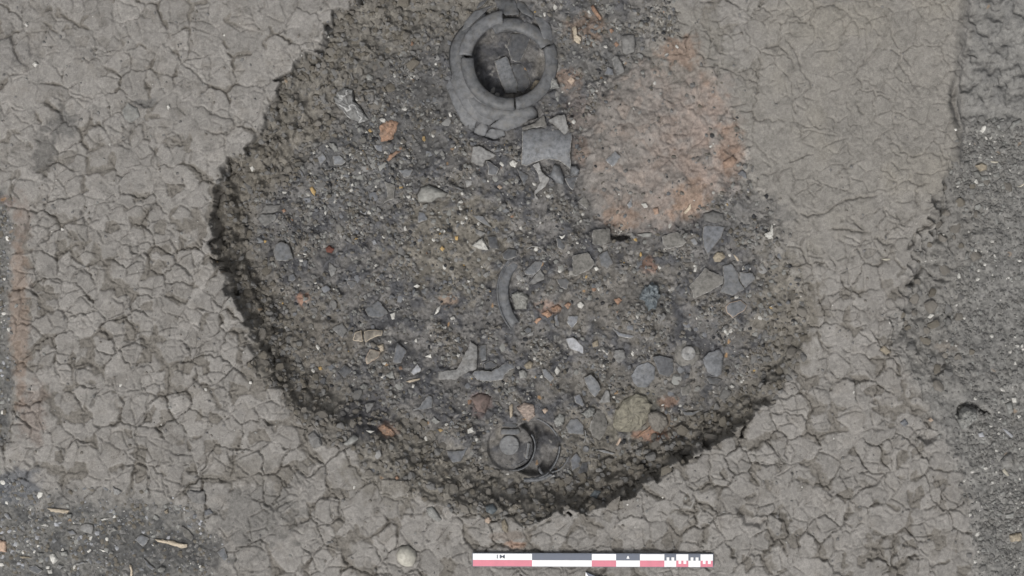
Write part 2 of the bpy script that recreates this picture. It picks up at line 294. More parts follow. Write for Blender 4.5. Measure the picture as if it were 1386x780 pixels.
# pit rim that breaks along the plates
xb, yb = lerp(PX, c2x, .45) + 5 * wx + 2 * w2x, lerp(PY, c2y, .45) + 5 * wy + 2 * w2y
dp = sdist(xb, yb, RIMP)
fdep = up(fd_c, PX, PY); fwid = up(fw_c, PX, PY)
_k = .12 + .5 * sstep(200, 300, PY)
edz, edx = edge_drop(lerp(PX, c3x, _k) + (2 + 4 * sstep(150, 260, PY)) * wx, PY + 4 * wy)
dbu = sdist(PX + 7 * wx + 3 * w2x, PY + 7 * wy + 3 * w2y, BURNT)
dll = sdist(PX + 12 * wx, PY + 12 * wy, LOWL); dls = sdist(PX + 5 * wx, PY + 5 * wy, LEFTSTRIP)
m_pit = sstep(-3, 5, dp); t_wall = np.clip(dp / fwid, 0, 1.6)
deepw = sstep(.06, .14, fdep)
m_wall = m_pit * (1 - sstep(.85, 1.45, t_wall)) * sstep(.045, .09, fdep)
m_floor = m_pit * (1 - m_wall)
m_burnt = sstep(-6, 8, dbu); m_bcol = sstep(-14, 24, dbu + 22 * nb + 9 * n12)
m_right = sstep(0, 14, edx); m_ll = np.maximum(sstep(-22, 40, dll + 14 * nb), sstep(-9, 10, dls + 6 * nb))
m_plain = np.clip(1 - m_pit, 0, 1) * (1 - m_right) * (1 - m_ll)
m_ne = sstep(940, 1130, PX + .35 * PY + 30 * n40) * (1 - sstep(220, 460, PY + .2 * (PX - 1100) + 40 * n40)) * (1 - m_right)   # smoother north-east surface
m_gravel = m_right * np.clip(.35 + sstep(150, 200, PY + 20 * wx), 0, 1)
# ---- height
prof = np.interp(np.clip(dp / fwid, -.2, 1.2), [-.2, -.02, .10, .30, .62, 1.0, 1.2], [0, .02, .40, .57, .82, 1, 1])
prof_g = sstep(-.02, 1.0, dp / fwid)
steep = sstep(.12, .19, fdep) * np.clip(1 - sstep(520, 600, PX) * (1 - sstep(300, 420, PY)), 0, 1)
north = (1 - sstep(190, 260, PY)) * (1 - sstep(560, 620, PX))
Z = -fdep * lerp(prof, prof_g, np.clip(1 - steep + .8 * north, 0, 1)) + edz - .042 * sstep(-2, 4, dp) * north * (1 - sstep(40, 100, dp)) * sstep(.03, .08, fdep)
Z += .012 * n120 * (1 - .5 * m_pit) + lerp(.0035, .008, m_pit) * n40
Z += -.030 * m_ll * (1 - m_pit)
def dome_(e, s_, r): return np.sqrt(np.clip(e / (s_ * .42), 0, 1)) * (.25 + .75 * r)
# plain: plates and cracks
amp_pl = m_plain * (1 - .8 * m_ne) * .75
def groove(e, w): return np.exp(-(e / w) ** 2)
mk1 = sstep(-.35, .25, fbm(PX, PY, 60, 71, 2)); mk2 = sstep(-.25, .2, fbm(PX, PY, 50, 75, 2)); mk3 = sstep(-.05, .3, fbm(PX, PY, 40, 79, 2))
plainw = np.clip(m_plain + .25 * m_burnt * (1 - m_wall), 0, 1)
# plates that have flaked off or crumbled: small cells chosen by a broad field, lower and crumbly
hol_f = perlin(c3x / 34, c3y / 34, 301) + .55 * perlin(c3x / 15, c3y / 15, 305) + .25 * (r3 - .5)
plst = .45 + .55 * np.clip(sstep(190, 290, PY + .15 * PX) * (PX < 700) + (PX >= 700), 0, 1)       # how strongly the surface has broken into plates
hol = plainw * (1 - .85 * m_ne) * sstep(.58, .66, hol_f) * plst
trq = np.full(PX.shape, 99.0); tr = np.zeros_like(PX); xcw, ycw = PX + 2.4 * w2x + 1.2 * wx, PY + 2.4 * w2y + 1.2 * wy
crm = .6 + .4 * sstep(-.3, .3, fbm(PX, PY, 22, 91, 2))
wvar = np.clip(1 + .6 * n12, .55, 1.7) * .82
for pts, w, d in CR:
    if min(p[0] for p in pts) < 1036 or (min(p[1] for p in pts) > 400 and w < 2.5): continue
    xs = [p[0] for p in pts]; ys = [p[1] for p in pts]
    i0, i1 = np.searchsorted(gx, [min(xs) - 25, max(xs) + 25]); j0, j1 = np.searchsorted(gy, [min(ys) - 25, max(ys) + 25])
    if i1 <= i0 or j1 <= j0: continue
    sl = (slice(j0, j1), slice(i0, i1))
    q = polyline_dist(xcw[sl], ycw[sl], pts)
    q = q + 2.2 * (1 - sstep(0, 13, np.minimum(np.hypot(PX[sl] - pts[0][0], PY[sl] - pts[0][1]), np.hypot(PX[sl] - pts[-1][0], PY[sl] - pts[-1][1]))))
    trq[sl] = np.minimum(trq[sl], q / (w / 1.8))
    tr[sl] = np.maximum(tr[sl], d * (groove(q, w * wvar[sl]) + .05 * groove(q, w * 3.0)))
far_tr = sstep(5, 17, trq)                                           # natural cracks keep clear of the traced ones
cwid = 1.0 + 9 * plst * sstep(-.05, .6, fbm(PX, PY, 48, 181, 3))      # crumbly joints between plates, narrow or wide
chan = 1 - sstep(.55, 1.05, np.minimum(np.where(far_tr > .5, e1 + 2.0 * w2x, 99), trq * 1.1 + 2.0 * w2x) / cwid)
chan *= plainw * (1 - .8 * m_ne) * sstep(1.5, 3.0, cwid)
hol = np.maximum(hol, chan)
Z += amp_pl * ((r1 - .5) * .0025 + (r2 - .5) * .001)
# each plate slightly dished with rounded shoulders, its own tilt
Z += amp_pl * .0012 * sstep(0, 4, e1)
Z += amp_pl * .00012 * ((r1 - .5) * (PX - c1x) + (r3 - .5) * 0 * (PY - c1y) + (r2 - .5) * (PY - c2y))
def slot(e, w): return 1 - sstep(w * .35, w, e)
Z -= plainw * (.35 + .65 * plst) * (.014 * lerp(1, .55, m_ne) * far_tr * (.15 + .85 * mk1) * slot(e1, lerp(1.75, 1.4, m_ne) * (.7 + .75 * mk2 * mk3)) + .009 * lerp(1, .65, m_ne) * sstep(3, 9, trq) * mk2 * slot(e2, 1.45) + .004 * lerp(1, .7, m_ne) * mk3 * slot(e3, 1.5))
Z -= hol * (.0065 - .0045 * dome_(e4, 6.2, r4) - .003 * n12)
Z -= tr * crm * np.clip(1 - m_wall - m_floor * .8, 0, 1)
Z += (1 - m_pit) * (.0011 * n5 + .0012 * n12)
# wall clods
def dome(e, s, r, lo=.25): return np.sqrt(np.clip(e / (s * .42), 0, 1)) * (lo + (1 - lo) * r)
wrl = .5 + .5 * np.clip(steep + north, 0, 1)
Z += m_wall * wrl * (.022 * dome(e2, 27, r2) * sstep(-.3, .2, nb) + .016 * dome(e3, 13, r3) + .004 * dome(e4, 6.2, r4) - .016)
Z += m_wall * wrl * .02 * nb
# deep crevices just inside the steep rim
crev = groove(np.abs(dp - 8 - 7 * wx), 4.0) * sstep(-.25, .25, fbm(PX, PY, 34, 95, 3)) * np.maximum(steep * (1 - north), .95 * north * sstep(.04, .09, fdep))
crev2 = groove(np.abs(dp - 26 - 9 * wy), 3.5) * sstep(.05, .4, fbm(PX, PY, 38, 97, 3)) * steep * (1 - north)
Z -= .042 * crev + .028 * crev2
# floor crumbs
crumb = m_floor * (1 - .85 * m_burnt)
Z += crumb * (.012 * dome(e2, 25, r2, 0) * sstep(.05, .35, n40 + .4 * nb) + .016 * dome(e3, 13, r3, 0) * sstep(-.25, .15, nb) + .008 * dome(e4, 6.2, r4, .05) + .002 * n5 + .007 * n12 + .010 * nb - .006)
Z -= m_burnt * (.003 * groove(e2, 1.3) * mk2 + .003 * groove(e3, 1.0) * mk3)
Z += m_burnt * .005 * dome(e3, 13, r3, 0)
Z += m_burnt * (.034 * sstep(-6, 22, dbu + 6 * nb) * sstep(.018, .05, fdep) + .009 * n40 + .006 * n12 + .004 * dome(e2, 27, r2, .2) + .001 * dome(e4, 6.2, r4, 0))
# lower left dark soil, right strip
Z += m_ll * (.004 * n12 + .006 * nb + .003 * n5 + .0025 * dome(e4, 6.2, r4, 0) * sstep(0, .3, n40))
ridge = sstep(4, 30, edx) * (1 - sstep(60, 120, edx)) * sstep(200, 300, PY) * (1 - sstep(480, 560, PY))
Z += m_right * (.0016 * n5 + .006 * n12 + .016 * nb * (1 - .5 * sstep(70, 130, edx)) + ridge * (.026 * dome(e1, 50, r1, .1) + .016 * dome(e2, 25, r2, .1) + .006 * dome(e3, 13, r3, .1)))
gfine = m_right * sstep(190, 260, PY) * sstep(-.2, .2, n40 + .3)
Z += gfine * .0035 * dome(e4, 6.2, r4, 0)
# upper right: smeared lumps
ur = m_right * (1 - sstep(150, 200, PY))
Z += ur * (.014 * sstep(-.1, .3, nb) + .010 * np.clip(n40, -1, 1))
crk_l = groove(np.abs(edx - 4 - 3 * wx), 2.5) * sstep(90, 130, PY) * (1 - sstep(150, 190, PY)); Z -= .03 * crk_l
# hollow beside the chunk in the right strip, notch under the burnt patch, holes
def hollow(poly, d, soft=3):
    global Z
    xs = [p[0] for p in poly]; ys = [p[1] for p in poly]
    i0, i1 = np.searchsorted(gx, [min(xs) - 25, max(xs) + 25]); j0, j1 = np.searchsorted(gy, [min(ys) - 25, max(ys) + 25])
    sl = (slice(j0, j1), slice(i0, i1))
    Z[sl] -= d * sstep(-soft, soft, sdist(PX[sl] + 2 * w2x[sl], PY[sl] + 2 * w2y[sl], poly))
hollow(Tl(1240,520,3,[(164,118),(182,78),(230,74),(302,122),(292,128),(236,94),(192,90),(172,122)]), .04, 2)
hollow(Tl(1240,520,3,[(10,215),(50,190),(90,215),(40,245)]), .03)
hollow([(828,318),(853,318),(852,324),(830,325)], .06, 2)
hollow([(822,302),(836,300),(838,316),(828,318)], .03)
hollow(Tl(700,520,3,[(890,500),(920,495),(945,545),(1010,550),(990,580),(930,570)]), .02)
hollow(Tl(0,0,3,[(890,680),(915,660),(950,700),(920,730)]), .04)

# ------------------------------------------------------------------ ground colour (kinds of soil)
def C(*v): return np.array(v, float)
def mixc(a, b, t): return a * (1 - t[..., None]) + b * t[..., None]
one = np.ones_like(PX)
plate = C(.213, .203, .190); brown = C(.167, .155, .140)
colr = mixc(plate * one[..., None], brown, np.clip(sstep(.05, .6, nb) * .5 + .25 * sstep(0, .5, n40), 0, 1))
colr *= (1 + .15 * (r1 - .5) + .16 * (r2 - .5))[..., None]
colr = mixc(colr, C(.143, .132, .117), hol * .85)
colr = mixc(colr, C(.195, .184, .166), .7 * m_ne)
colr = mixc(colr, C(.212, .197, .170), m_ne * sstep(0, .4, n120) * .5)
colr = mixc(colr, C(.160, .152, .140), m_ne * sstep(.1, .5, n40) * .5)
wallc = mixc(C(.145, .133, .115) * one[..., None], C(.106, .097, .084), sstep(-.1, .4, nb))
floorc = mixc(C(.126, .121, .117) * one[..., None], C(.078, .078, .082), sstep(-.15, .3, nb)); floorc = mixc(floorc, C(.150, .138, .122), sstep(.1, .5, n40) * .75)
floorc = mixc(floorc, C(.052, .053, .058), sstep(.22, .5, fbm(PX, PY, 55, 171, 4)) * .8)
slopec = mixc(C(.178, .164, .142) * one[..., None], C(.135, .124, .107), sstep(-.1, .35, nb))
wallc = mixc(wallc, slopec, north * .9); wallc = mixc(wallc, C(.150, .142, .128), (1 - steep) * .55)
shal = 1 - sstep(.04, .10, fdep); m_fc = lerp(m_floor, sstep(-10, 75, dp + 14 * nb) * (1 - m_wall), shal)
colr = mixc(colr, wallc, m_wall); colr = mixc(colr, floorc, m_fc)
pinkw = np.clip(.08 + .92 * sstep(830, 950, PX + 55 * n40 + 35 * nb + .25 * (PY - 180)), 0, 1)
colr = mixc(colr, mixc(mixc(C(.170, .158, .146) * one[..., None], C(.250, .202, .175), pinkw), C(.190, .172, .158), .85 * sstep(-.25, .25, n40 + .5 * nb)), m_bcol * .92)
colr = mixc(colr, C(.175, .163, .152), m_bcol * np.clip(.7 * sstep(-.1, .4, nb) + .4 * sstep(.55, .8, r3), 0, 1) * .7); colr = mixc(colr, C(.228, .180, .150), m_bcol * sstep(.75, .9, r3) * .35)
colr = mixc(colr, C(.235, .160, .118), m_bcol * sstep(.1, .5, fbm(PX, PY, 22, 131, 4)) * (.12 + .55 * groove(dbu - 10, 18) * sstep(860, 960, PX + .3 * PY)))
colr = mixc(colr, mixc(C(.182, .178, .169) * one[..., None], C(.150, .147, .141), sstep(-.1, .4, nb)), sstep(-6, 30, edx))
colr = mixc(colr, C(.165, .158, .147), m_right * ridge * .7)
colr = mixc(colr, mixc(C(.135, .132, .125) * one[..., None], C(.090, .090, .089), sstep(-.15, .35, nb)), m_ll)
BL = [(545,150,90,95,(.062,.061,.060),.75),(470,235,70,60,(.088,.088,.088),.6),(590,40,45,45,(.07,.067,.062),.5),(500,565,36,36,(.05,.05,.055),.8),(440,480,22,50,(.045,.045,.052),.7),
 (850,520,120,30,(.115,.106,.092),.5),(610,330,80,70,(.125,.113,.092),.6),(830,400,90,60,(.118,.108,.094),.5),(560,640,90,40,(.122,.113,.098),.7),(800,600,40,50,(.118,.108,.09),.6),
 (420,470,60,70,(.108,.098,.083),.7),(930,60,60,60,(.135,.128,.115),.6),(800,60,70,70,(.092,.09,.086),.5),(1060,420,50,70,(.118,.108,.092),.7),(885,405,30,26,(.05,.05,.05),.6),(1010,290,60,30,(.08,.078,.076),.6),
 (250,745,60,25,(.05,.05,.05),.8),(170,735,40,40,(.055,.055,.055),.6),(20,660,35,25,(.07,.075,.085),.7),(26,430,13,120,(.235,.165,.12),.62),(30,300,12,40,(.2,.14,.11),.35),(8,272,14,10,(.2,.14,.115),.5),(45,560,20,40,(.2,.14,.11),.4),
 (85,170,22,22,(.085,.083,.08),.7),(60,210,16,30,(.06,.058,.055),.6),(20,70,30,25,(.13,.125,.12),.5),(195,140,16,7,(.09,.088,.085),.8),(350,700,60,50,(.11,.106,.1),.7),(330,640,50,20,(.12,.112,.1),.6),
 (742,418,20,11,(.28,.17,.12),.5),(608,406,14,8,(.26,.17,.11),.55),(525,582,14,10,(.25,.15,.1),.55),(408,405,9,9,(.3,.15,.09),.7),(878,360,12,12,(.25,.13,.08),.6),(783,150,18,30,(.18,.125,.095),.3),
 (920,70,28,22,(.24,.15,.10),.6),(795,40,26,22,(.2,.12,.07),.5),(770,105,18,14,(.24,.15,.10),.5),(786,205,12,22,(.19,.125,.09),.45),(840,296,26,14,(.25,.15,.09),.5),(935,270,24,26,(.26,.155,.09),.5),(990,205,18,40,(.25,.16,.11),.5),
 (866,565,44,36,(.17,.155,.115),.5),(893,575,24,20,(.11,.092,.075),.8),(885,590,26,8,(.3,.14,.08),.6),(905,545,14,10,(.24,.13,.08),.6),(650,545,14,20,(.13,.092,.082),.45),(1280,470,14,8,(.2,.16,.12),.4),(690,725,26,8,(.16,.12,.09),.5),(697,738,12,6,(.34,.18,.1),.6)]
for cx, cy, rx, ry, c, s in BL:
    c = np.array(c); c = (c.mean() + (c - c.mean()) * (.75 if c[0] > .15 else 1)) * (1.3 if c[0] < .15 else .95)
    i0, i1 = np.searchsorted(gx, [cx - rx * 2.2, cx + rx * 2.2]); j0, j1 = np.searchsorted(gy, [cy - ry * 2.2, cy + ry * 2.2]); sl = (slice(j0, j1), slice(i0, i1))
    q = np.hypot((PX[sl] - cx) / rx, (PY[sl] - cy) / ry) + .55 * n12[sl] + .35 * nb[sl]
    colr[sl] = mixc(colr[sl], C(*c), s * (1 - sstep(.6, 1.25, q)))
white = RNG.random(PX.shape)
colr *= (1 + lerp(.16, .24, np.clip(m_pit + m_ll, 0, 1)) * np.clip(n5, -.8, .8) + .15 * n12 - .13 * m_plain * sstep(.1, .5, fbm(PX, PY, 17, 191, 3)) + .05 * m_plain * n40)[..., None]
colr *= (1 + .22 * (r4 - .5) * np.clip(m_floor + m_wall + m_ll + m_right, 0, 1) * (1 - .85 * m_burnt) + (.26 * m_wall + .40 * m_floor * (1 - .6 * m_burnt)) * (r3 - .5) + .22 * m_floor * (r2 - .5))[..., None]
sp = _h(np.floor(c4x * 9), np.floor(c4y * 9), 555)
grit_w = (1 - .9 * m_burnt) * np.clip(m_floor + .5 * m_wall + .7 * m_ll + .4 * m_right, 0, 1) * sstep(.6, 1.4, e4)
colr = mixc(colr, C(.26, .25, .235), grit_w * (sp > .93) * .75 * sstep(-.3, .3, n40 + .2))
colr = mixc(colr, C(.30, .19, .10), grit_w * (sp < .003) * .8)
colr = mixc(colr, C(.03, .03, .032), grit_w * ((sp > .02) & (sp < .07)) * .7)
colr = mixc(colr, C(.25, .24, .225), m_plain * (white > .9975) * .7)
colr = np.clip(colr, .012, .6)

# ------------------------------------------------------------------ terrain sampling and seating of finds
def samp(A, px, py):
    """value of a grid field at photograph pixel px,py (ground points are indexed by their own x,y)"""
    X, Y = px, py
    for _ in range(3):
        i = int(np.clip(np.searchsorted(gx, X) - 1, 0, NX - 2)); j = int(np.clip(np.searchsorted(gy, Y) - 1, 0, NY - 2))
        z = z0[j, i]; kk = (HC - z) / HC; X = 693 + (px - 693) * kk; Y = 390 + (py - 390) * kk
    i = int(np.clip(np.searchsorted(gx, X) - 1, 0, NX - 2)); j = int(np.clip(np.searchsorted(gy, Y) - 1, 0, NY - 2))
    fu = (X - gx[i]) / (gx[i + 1] - gx[i]); fv = (Y - gy[j]) / (gy[j + 1] - gy[j])
    return (A[j, i] * (1 - fu) + A[j, i + 1] * fu) * (1 - fv) + (A[j + 1, i] * (1 - fu) + A[j + 1, i + 1] * fu) * fv
def world(px, py, z):
    kk = (HC - z) / HC
    return ((px - 693) / S * kk, (390 - py) / S * kk, z)
def seat_plane(poly):
    """mean height and slope of the ground under a find"""
    cx = sum(p[0] for p in poly) / len(poly); cy = sum(p[1] for p in poly) / len(poly)
    q = []
    for t in (0, .5, .9):
        for p in poly: q.append((cx + (p[0] - cx) * t, cy + (p[1] - cy) * t))
    zz = np.array([samp(Z, *a) for a in q]); A = np.array([[(a[0] - cx) / S, (cy - a[1]) / S, 1] for a in q])
    lam = np.diag([.02, .02, 1e-6]) * len(q) * .1
    sol = np.linalg.solve(A.T @ A + lam * .01, A.T @ zz)
    return cx, cy, float(np.clip(sol[0], -.35, .35)), float(np.clip(sol[1], -.35, .35)), float(sol[2])
PRESS = []
def press(poly, cx, cy, sx, sy, zc, grow=1.5, depth=.004):
    xs = [p[0] for p in poly]; ys = [p[1] for p in poly]
    i0, i1 = np.searchsorted(gx, [min(xs) - 20, max(xs) + 20]); j0, j1 = np.searchsorted(gy, [min(ys) - 20, max(ys) + 20]); sl = (slice(j0, j1), slice(i0, i1))
    m = sdist(PX[sl], PY[sl], poly) > -grow + 2.6 * (n12[sl] + .6 * w2x[sl])
    lim = zc + sx * (PX[sl] - cx) / S + sy * (cy - PY[sl]) / S - depth
    Z[sl] = np.where(m, np.minimum(Z[sl], lim), Z[sl])

# ------------------------------------------------------------------ object helpers
def link(name, me, mats=(), parent=None, label=None, cat=None, group=None, kind=None, loc=None):
    o = bpy.data.objects.new(name, me); COL.objects.link(o)
    if me is not None and not me.materials:
        for m_ in mats: me.materials.append(m_)
    if parent: o.parent = parent
    if label: o['label'] = label
    if cat: o['category'] = cat
    if group: o['group'] = group
    if kind: o['kind'] = kind
    if loc is not None: o.location = loc
    return o
def mesh(name, V, F, smooth=None, mi=None):
    me = bpy.data.meshes.new(name); me.from_pydata([tuple(v) for v in V], [], [tuple(f) for f in F]); 
    if smooth is not None: me.polygons.foreach_set('use_smooth', np.array(smooth, bool) if not isinstance(smooth, bool) else np.full(len(F), smooth))
    if mi is not None: me.polygons.foreach_set('material_index', np.array(mi, np.int32))
    me.update(); return me
def resample(poly, step, jit, rnd):
    out = []
    n = len(poly)
    for k in range(n):
        (x0, y0), (x1, y1) = poly[k], poly[(k + 1) % n]; L = math.hypot(x1 - x0, y1 - y0); c = max(1, int(round(L / step)))
        for t in range(c):
            f = t / c; j = 0 if t == 0 else jit
            out.append((x0 + (x1 - x0) * f + rnd.uniform(-j, j), y0 + (y1 - y0) * f + rnd.uniform(-j, j)))
    return out
def round_corners(p, rnd):
    out = []
    for k in range(len(p)):
        a, b = p[k], p[(k + 1) % len(p)]; f = rnd.uniform(.02, .09); g = rnd.uniform(.02, .09)
        out += [(a[0] + (b[0] - a[0]) * f, a[1] + (b[1] - a[1]) * f), (b[0] + (a[0] - b[0]) * g, b[1] + (a[1] - b[1]) * g)]
    return out
def area(p): return .5 * sum(p[k][0] * p[(k + 1) % len(p)][1] - p[(k + 1) % len(p)][0] * p[k][1] for k in range(len(p)))
def slab_mesh(poly, cx, cy, sx, sy, top, thick, curv, cdir, rnd, lipw=None, rough=.0006):
    """a broken plate: rough outline, curved face, chamfered broken edge; coordinates in metres round (cx,cy)"""
    if area(poly) < 0: poly = poly[::-1]
    P = resample(round_corners(poly, rnd), 2.6, .5, rnd); n = len(P)
    P = [((x - cx) / S, (cy - y) / S) for x, y in P][::-1]
    nrm = []
    for k in range(n):
        (xa, ya), (xb_, yb_) = P[k - 1], P[(k + 1) % n]; dx, dy = xb_ - xa, yb_ - ya; L = math.hypot(dx, dy) + 1e-9; nrm.append((dy / L, -dx / L))
    if area(P) < 0: nrm = [(-a, -b) for a, b in nrm]
    ca, sa = math.cos(cdir), math.sin(cdir)
    def zt(x, y):
        s = x * ca + y * sa
        return top + sx * x + sy * y - curv * s * s * .5 + rough * math.sin(190 * x + 3 * cdir) * math.cos(170 * y)
    c = .0022 if lipw is None else lipw
    A = [(x - a * c, y - b * c) for (x, y), (a, b) in zip(P, nrm)]
    pts = [Vector(p) for p in A]; 
    xs = [p[0] for p in A]; ys = [p[1] for p in A]; st = max(.012, (max(xs) - min(xs)) / 9)
    gxs = np.arange(min(xs), max(xs), st); gys = np.arange(min(ys), max(ys), st); Am = np.array([[x + rnd.uniform(-.2, .2) * st, y + rnd.uniform(-.2, .2) * st] for x in gxs for y in gys])
    if len(Am):
        ok = sdist(Am[:, 0], Am[:, 1], A) > .3 * st
        pts += [Vector(p) for p in Am[ok]]
    r = delaunay_2d_cdt(pts, [], [list(range(n))], 1, 1e-7)
    V = []; F = []; sm = []; mi = []
    vmap = [None] * n
    for k, v in enumerate(r[0]):
        V.append((v.x, v.y, zt(v.x, v.y)))
        for o in r[3][k]:
            if o < n: vmap[o] = k
    for f in r[2]: F.append(tuple(f)); sm.append(True); mi.append(0)
    if any(v is None for v in vmap): vmap = [v if v is not None else 0 for v in vmap]
    b0 = len(V); V += [(x, y, zt(x, y) - .0014) for x, y in P]
    c0 = len(V); V += [(x + a * .001, y + b * .001, zt(x, y) - thick) for (x, y), (a, b) in zip(P, nrm)]
    for k in range(n):
        q = (k + 1) % n
        F.append((vmap[k], b0 + k, b0 + q, vmap[q])); sm.append(False); mi.append(1)
        F.append((b0 + k, c0 + k, c0 + q, b0 + q)); sm.append(False); mi.append(1)
    F.append(tuple(c0 + k for k in range(n))[::-1]); sm.append(False); mi.append(1)
    return V, F, sm, mi
def lump_mesh(poly, cx, cy, sx, sy, zb, height, rnd, facet=.08, smooth=False, n=18):
    size = max(max(p[0] for p in poly) - min(p[0] for p in poly), max(p[1] for p in poly) - min(p[1] for p in poly))
    if facet >= .1 and size > 11: return crumbly_mesh(poly, cx, cy, sx, sy, zb, height, rnd, facet)
    return plain_lump(round_corners(poly, rnd), cx, cy, sx, sy, zb, height, rnd, facet, smooth, n)
def crumbly_mesh(poly, cx, cy, sx, sy, zb, height, rnd, facet):
    P = resample(poly, max(1.2, sum(math.hypot(poly[k][0] - poly[k - 1][0], poly[k][1] - poly[k - 1][1]) for k in range(len(poly))) / 34), .6, rnd)
    if area(P) > 0: P = P[::-1]
    n = len(P); V = []; F = []; o = Vector((rnd.random() * 50, rnd.random() * 50, 0)); fr = 70.0
    prof = ((.9, -.5), (1.0, .05), (.95, .4), (.84, .68), (.70, .84), (.55, .92), (.38, .97), (.2, 1.0))
    for s, h in prof:
        for x, y in P:
            X = (x - cx) / S * s; Y = (cy - y) / S * s
            nz = mnoise.noise(Vector((X, Y, h * .02)) * fr + o) + .6 * mnoise.noise(Vector((X, Y, h * .02)) * fr * 2.3 + o)
            f = 1 + (facet * nz if h > 0 else 0)
            V.append((X * f, Y * f, zb + sx * X + sy * Y + height * h * (1 + (1.9 * facet * nz if h > 0 else 0))))
    for r in range(len(prof) - 1):
        for k in range(n):
            q = (k + 1) % n; F.append((r * n + k, r * n + q, (r + 1) * n + q, (r + 1) * n + k))
    V.append((0, 0, zb + height)); t = len(V) - 1; L = (len(prof) - 1) * n
    for k in range(n): F.append((L + k, L + (k + 1) % n, t))
    F.append(tuple(range(n))[::-1])
    return V, F, False
def plain_lump(poly, cx, cy, sx, sy, zb, height, rnd, facet=.08, smooth=False, n=18):
    P = resample(poly, max(1.5, sum(math.hypot(poly[k][0] - poly[k - 1][0], poly[k][1] - poly[k - 1][1]) for k in range(len(poly))) / n), .3, rnd)
    if area(P) > 0: P = P[::-1]
    n = len(P); V = []; F = []
    ax, ay = rnd.uniform(-.2, .2), rnd.uniform(-.2, .2)
    for s, h in ((.86, -.5), (1.0, .0), (.96, .38), (.78, .72), (.42, .95)):
        for x, y in P:
            f = s * (1 + (rnd.uniform(-facet, facet) if 0 < h else 0)); X = (x - cx) / S; Y = (cy - y) / S
            sh = (1 - s) if h > 0 else 0
            X2 = X * f + ax * sh * .04; Y2 = Y * f + ay * sh * .04
            V.append((X2, Y2, zb + sx * X2 + sy * Y2 + height * h * (1 + rnd.uniform(-facet, facet))))
    for r in range(4):
        for k in range(n):
            q = (k + 1) % n; F.append((r * n + k, r * n + q, (r + 1) * n + q, (r + 1) * n + k))
    V.append((ax * .03, ay * .03, zb + height)); t = len(V) - 1
    for k in range(n): F.append((4 * n + k, 4 * n + (k + 1) % n, t))
    F.append(tuple(range(n))[::-1])
    return V, F, smooth
JOBS = []
def sherd(name, tile, uv, m, label, lift=.004, thick=.010, curv=1.2, cdir=None, edge='fract', cat='sherd', group='sherds scattered on the pit floor', parent=None, tilt=(0, 0), pl=None):
    JOBS.append(('sherd', name, Tl(*tile, uv), m, label, lift, thick, curv, cdir, edge, cat, group, parent, tilt, pl))
def stone(name, tile, uv, m, label, height=.018, facet=.08, smooth=False, cat='stone', group=None, parent=None):
    JOBS.append(('stone', name, Tl(*tile, uv), m, label, height, facet, smooth, cat, group, parent))
# ------------------------------------------------------------------ the finds, traced one by one
A_ = (420,100,5.2); B_ = (330,230,5.2); C_ = (500,230,5.2); D_ = (420,380,5.2); E_ = (470,520,5.2); F_ = (740,370,5.2); G_ = (760,490,5.2); H_ = (880,270,5.2)
J1 = (590,0,5.2); J2 = (590,120,5.2); J3 = (620,270,5.2); J4 = (580,410,5.2); J5 = (620,530,5.2); J6 = (820,430,5.2)
L1 = (0,640,5.572); L2 = (160,640,5.572); T3 = (740,0,5.2); P_ = (760,150,4.332); R_ = (1240,130,4.877); RR = (1240,520,3.0); M7 = (700,260,3.0)
DEB = 'broken pieces in the dark soil of the lower left corner'
# upper left of the pit
stone('veined_stone', A_, [(160,165),(235,88),(300,110),(310,190),(350,225),(415,325),(340,345),(290,325),(225,265),(180,220)], 'veined', 'large angular grey stone slab with white veins high on the upper left slope', .03, .1, cat='stone')
stone('fired_clay_lump', A_, [(490,360),(560,322),(615,340),(605,400),(575,465),(540,475),(495,480)], 'orange', 'crumbly orange lump of fired clay just below the veined grey slab', .012, .2, cat='fired clay')
stone('fired_clay_lump', A_, [(535,610),(560,565),(610,540),(640,545),(575,600),(550,625)], 'orange', 'slim orange sliver of fired clay below the crumbly orange lump', .008, .1, cat='fired clay')
sherd('pottery_sherd', A_, [(620,675),(725,672),(700,720),(660,735)], 'grey', 'small grey sherd below the slim orange sliver')
sherd('pottery_sherd', A_, [(445,500),(505,500),(510,550),(470,545)], 'blue', 'tiny blue grey sherd between the two orange clay pieces')
sherd('pottery_sherd', A_, [(155,580),(205,572),(255,615),(225,645),(165,640)], 'grey', 'small dull grey sherd among crumbs of the upper left pit floor')
sherd('pottery_sherd', A_, [(50,590),(90,555),(115,600),(70,645)], 'blue', 'small blue grey sherd at the left end of the crumbly upper floor')
stone('pebble', A_, [(130,480),(170,490),(205,545),(175,555),(135,510)], 'stone', 'pale oblong pebble among crumbs left of the orange clay lump', .014, .1, cat='pebble')
stone('pebble', A_, [(390,15),(415,0),(445,20),(435,50),(400,45)], 'stone', 'pale grey pebble above and right of the veined slab', .012, cat='pebble')
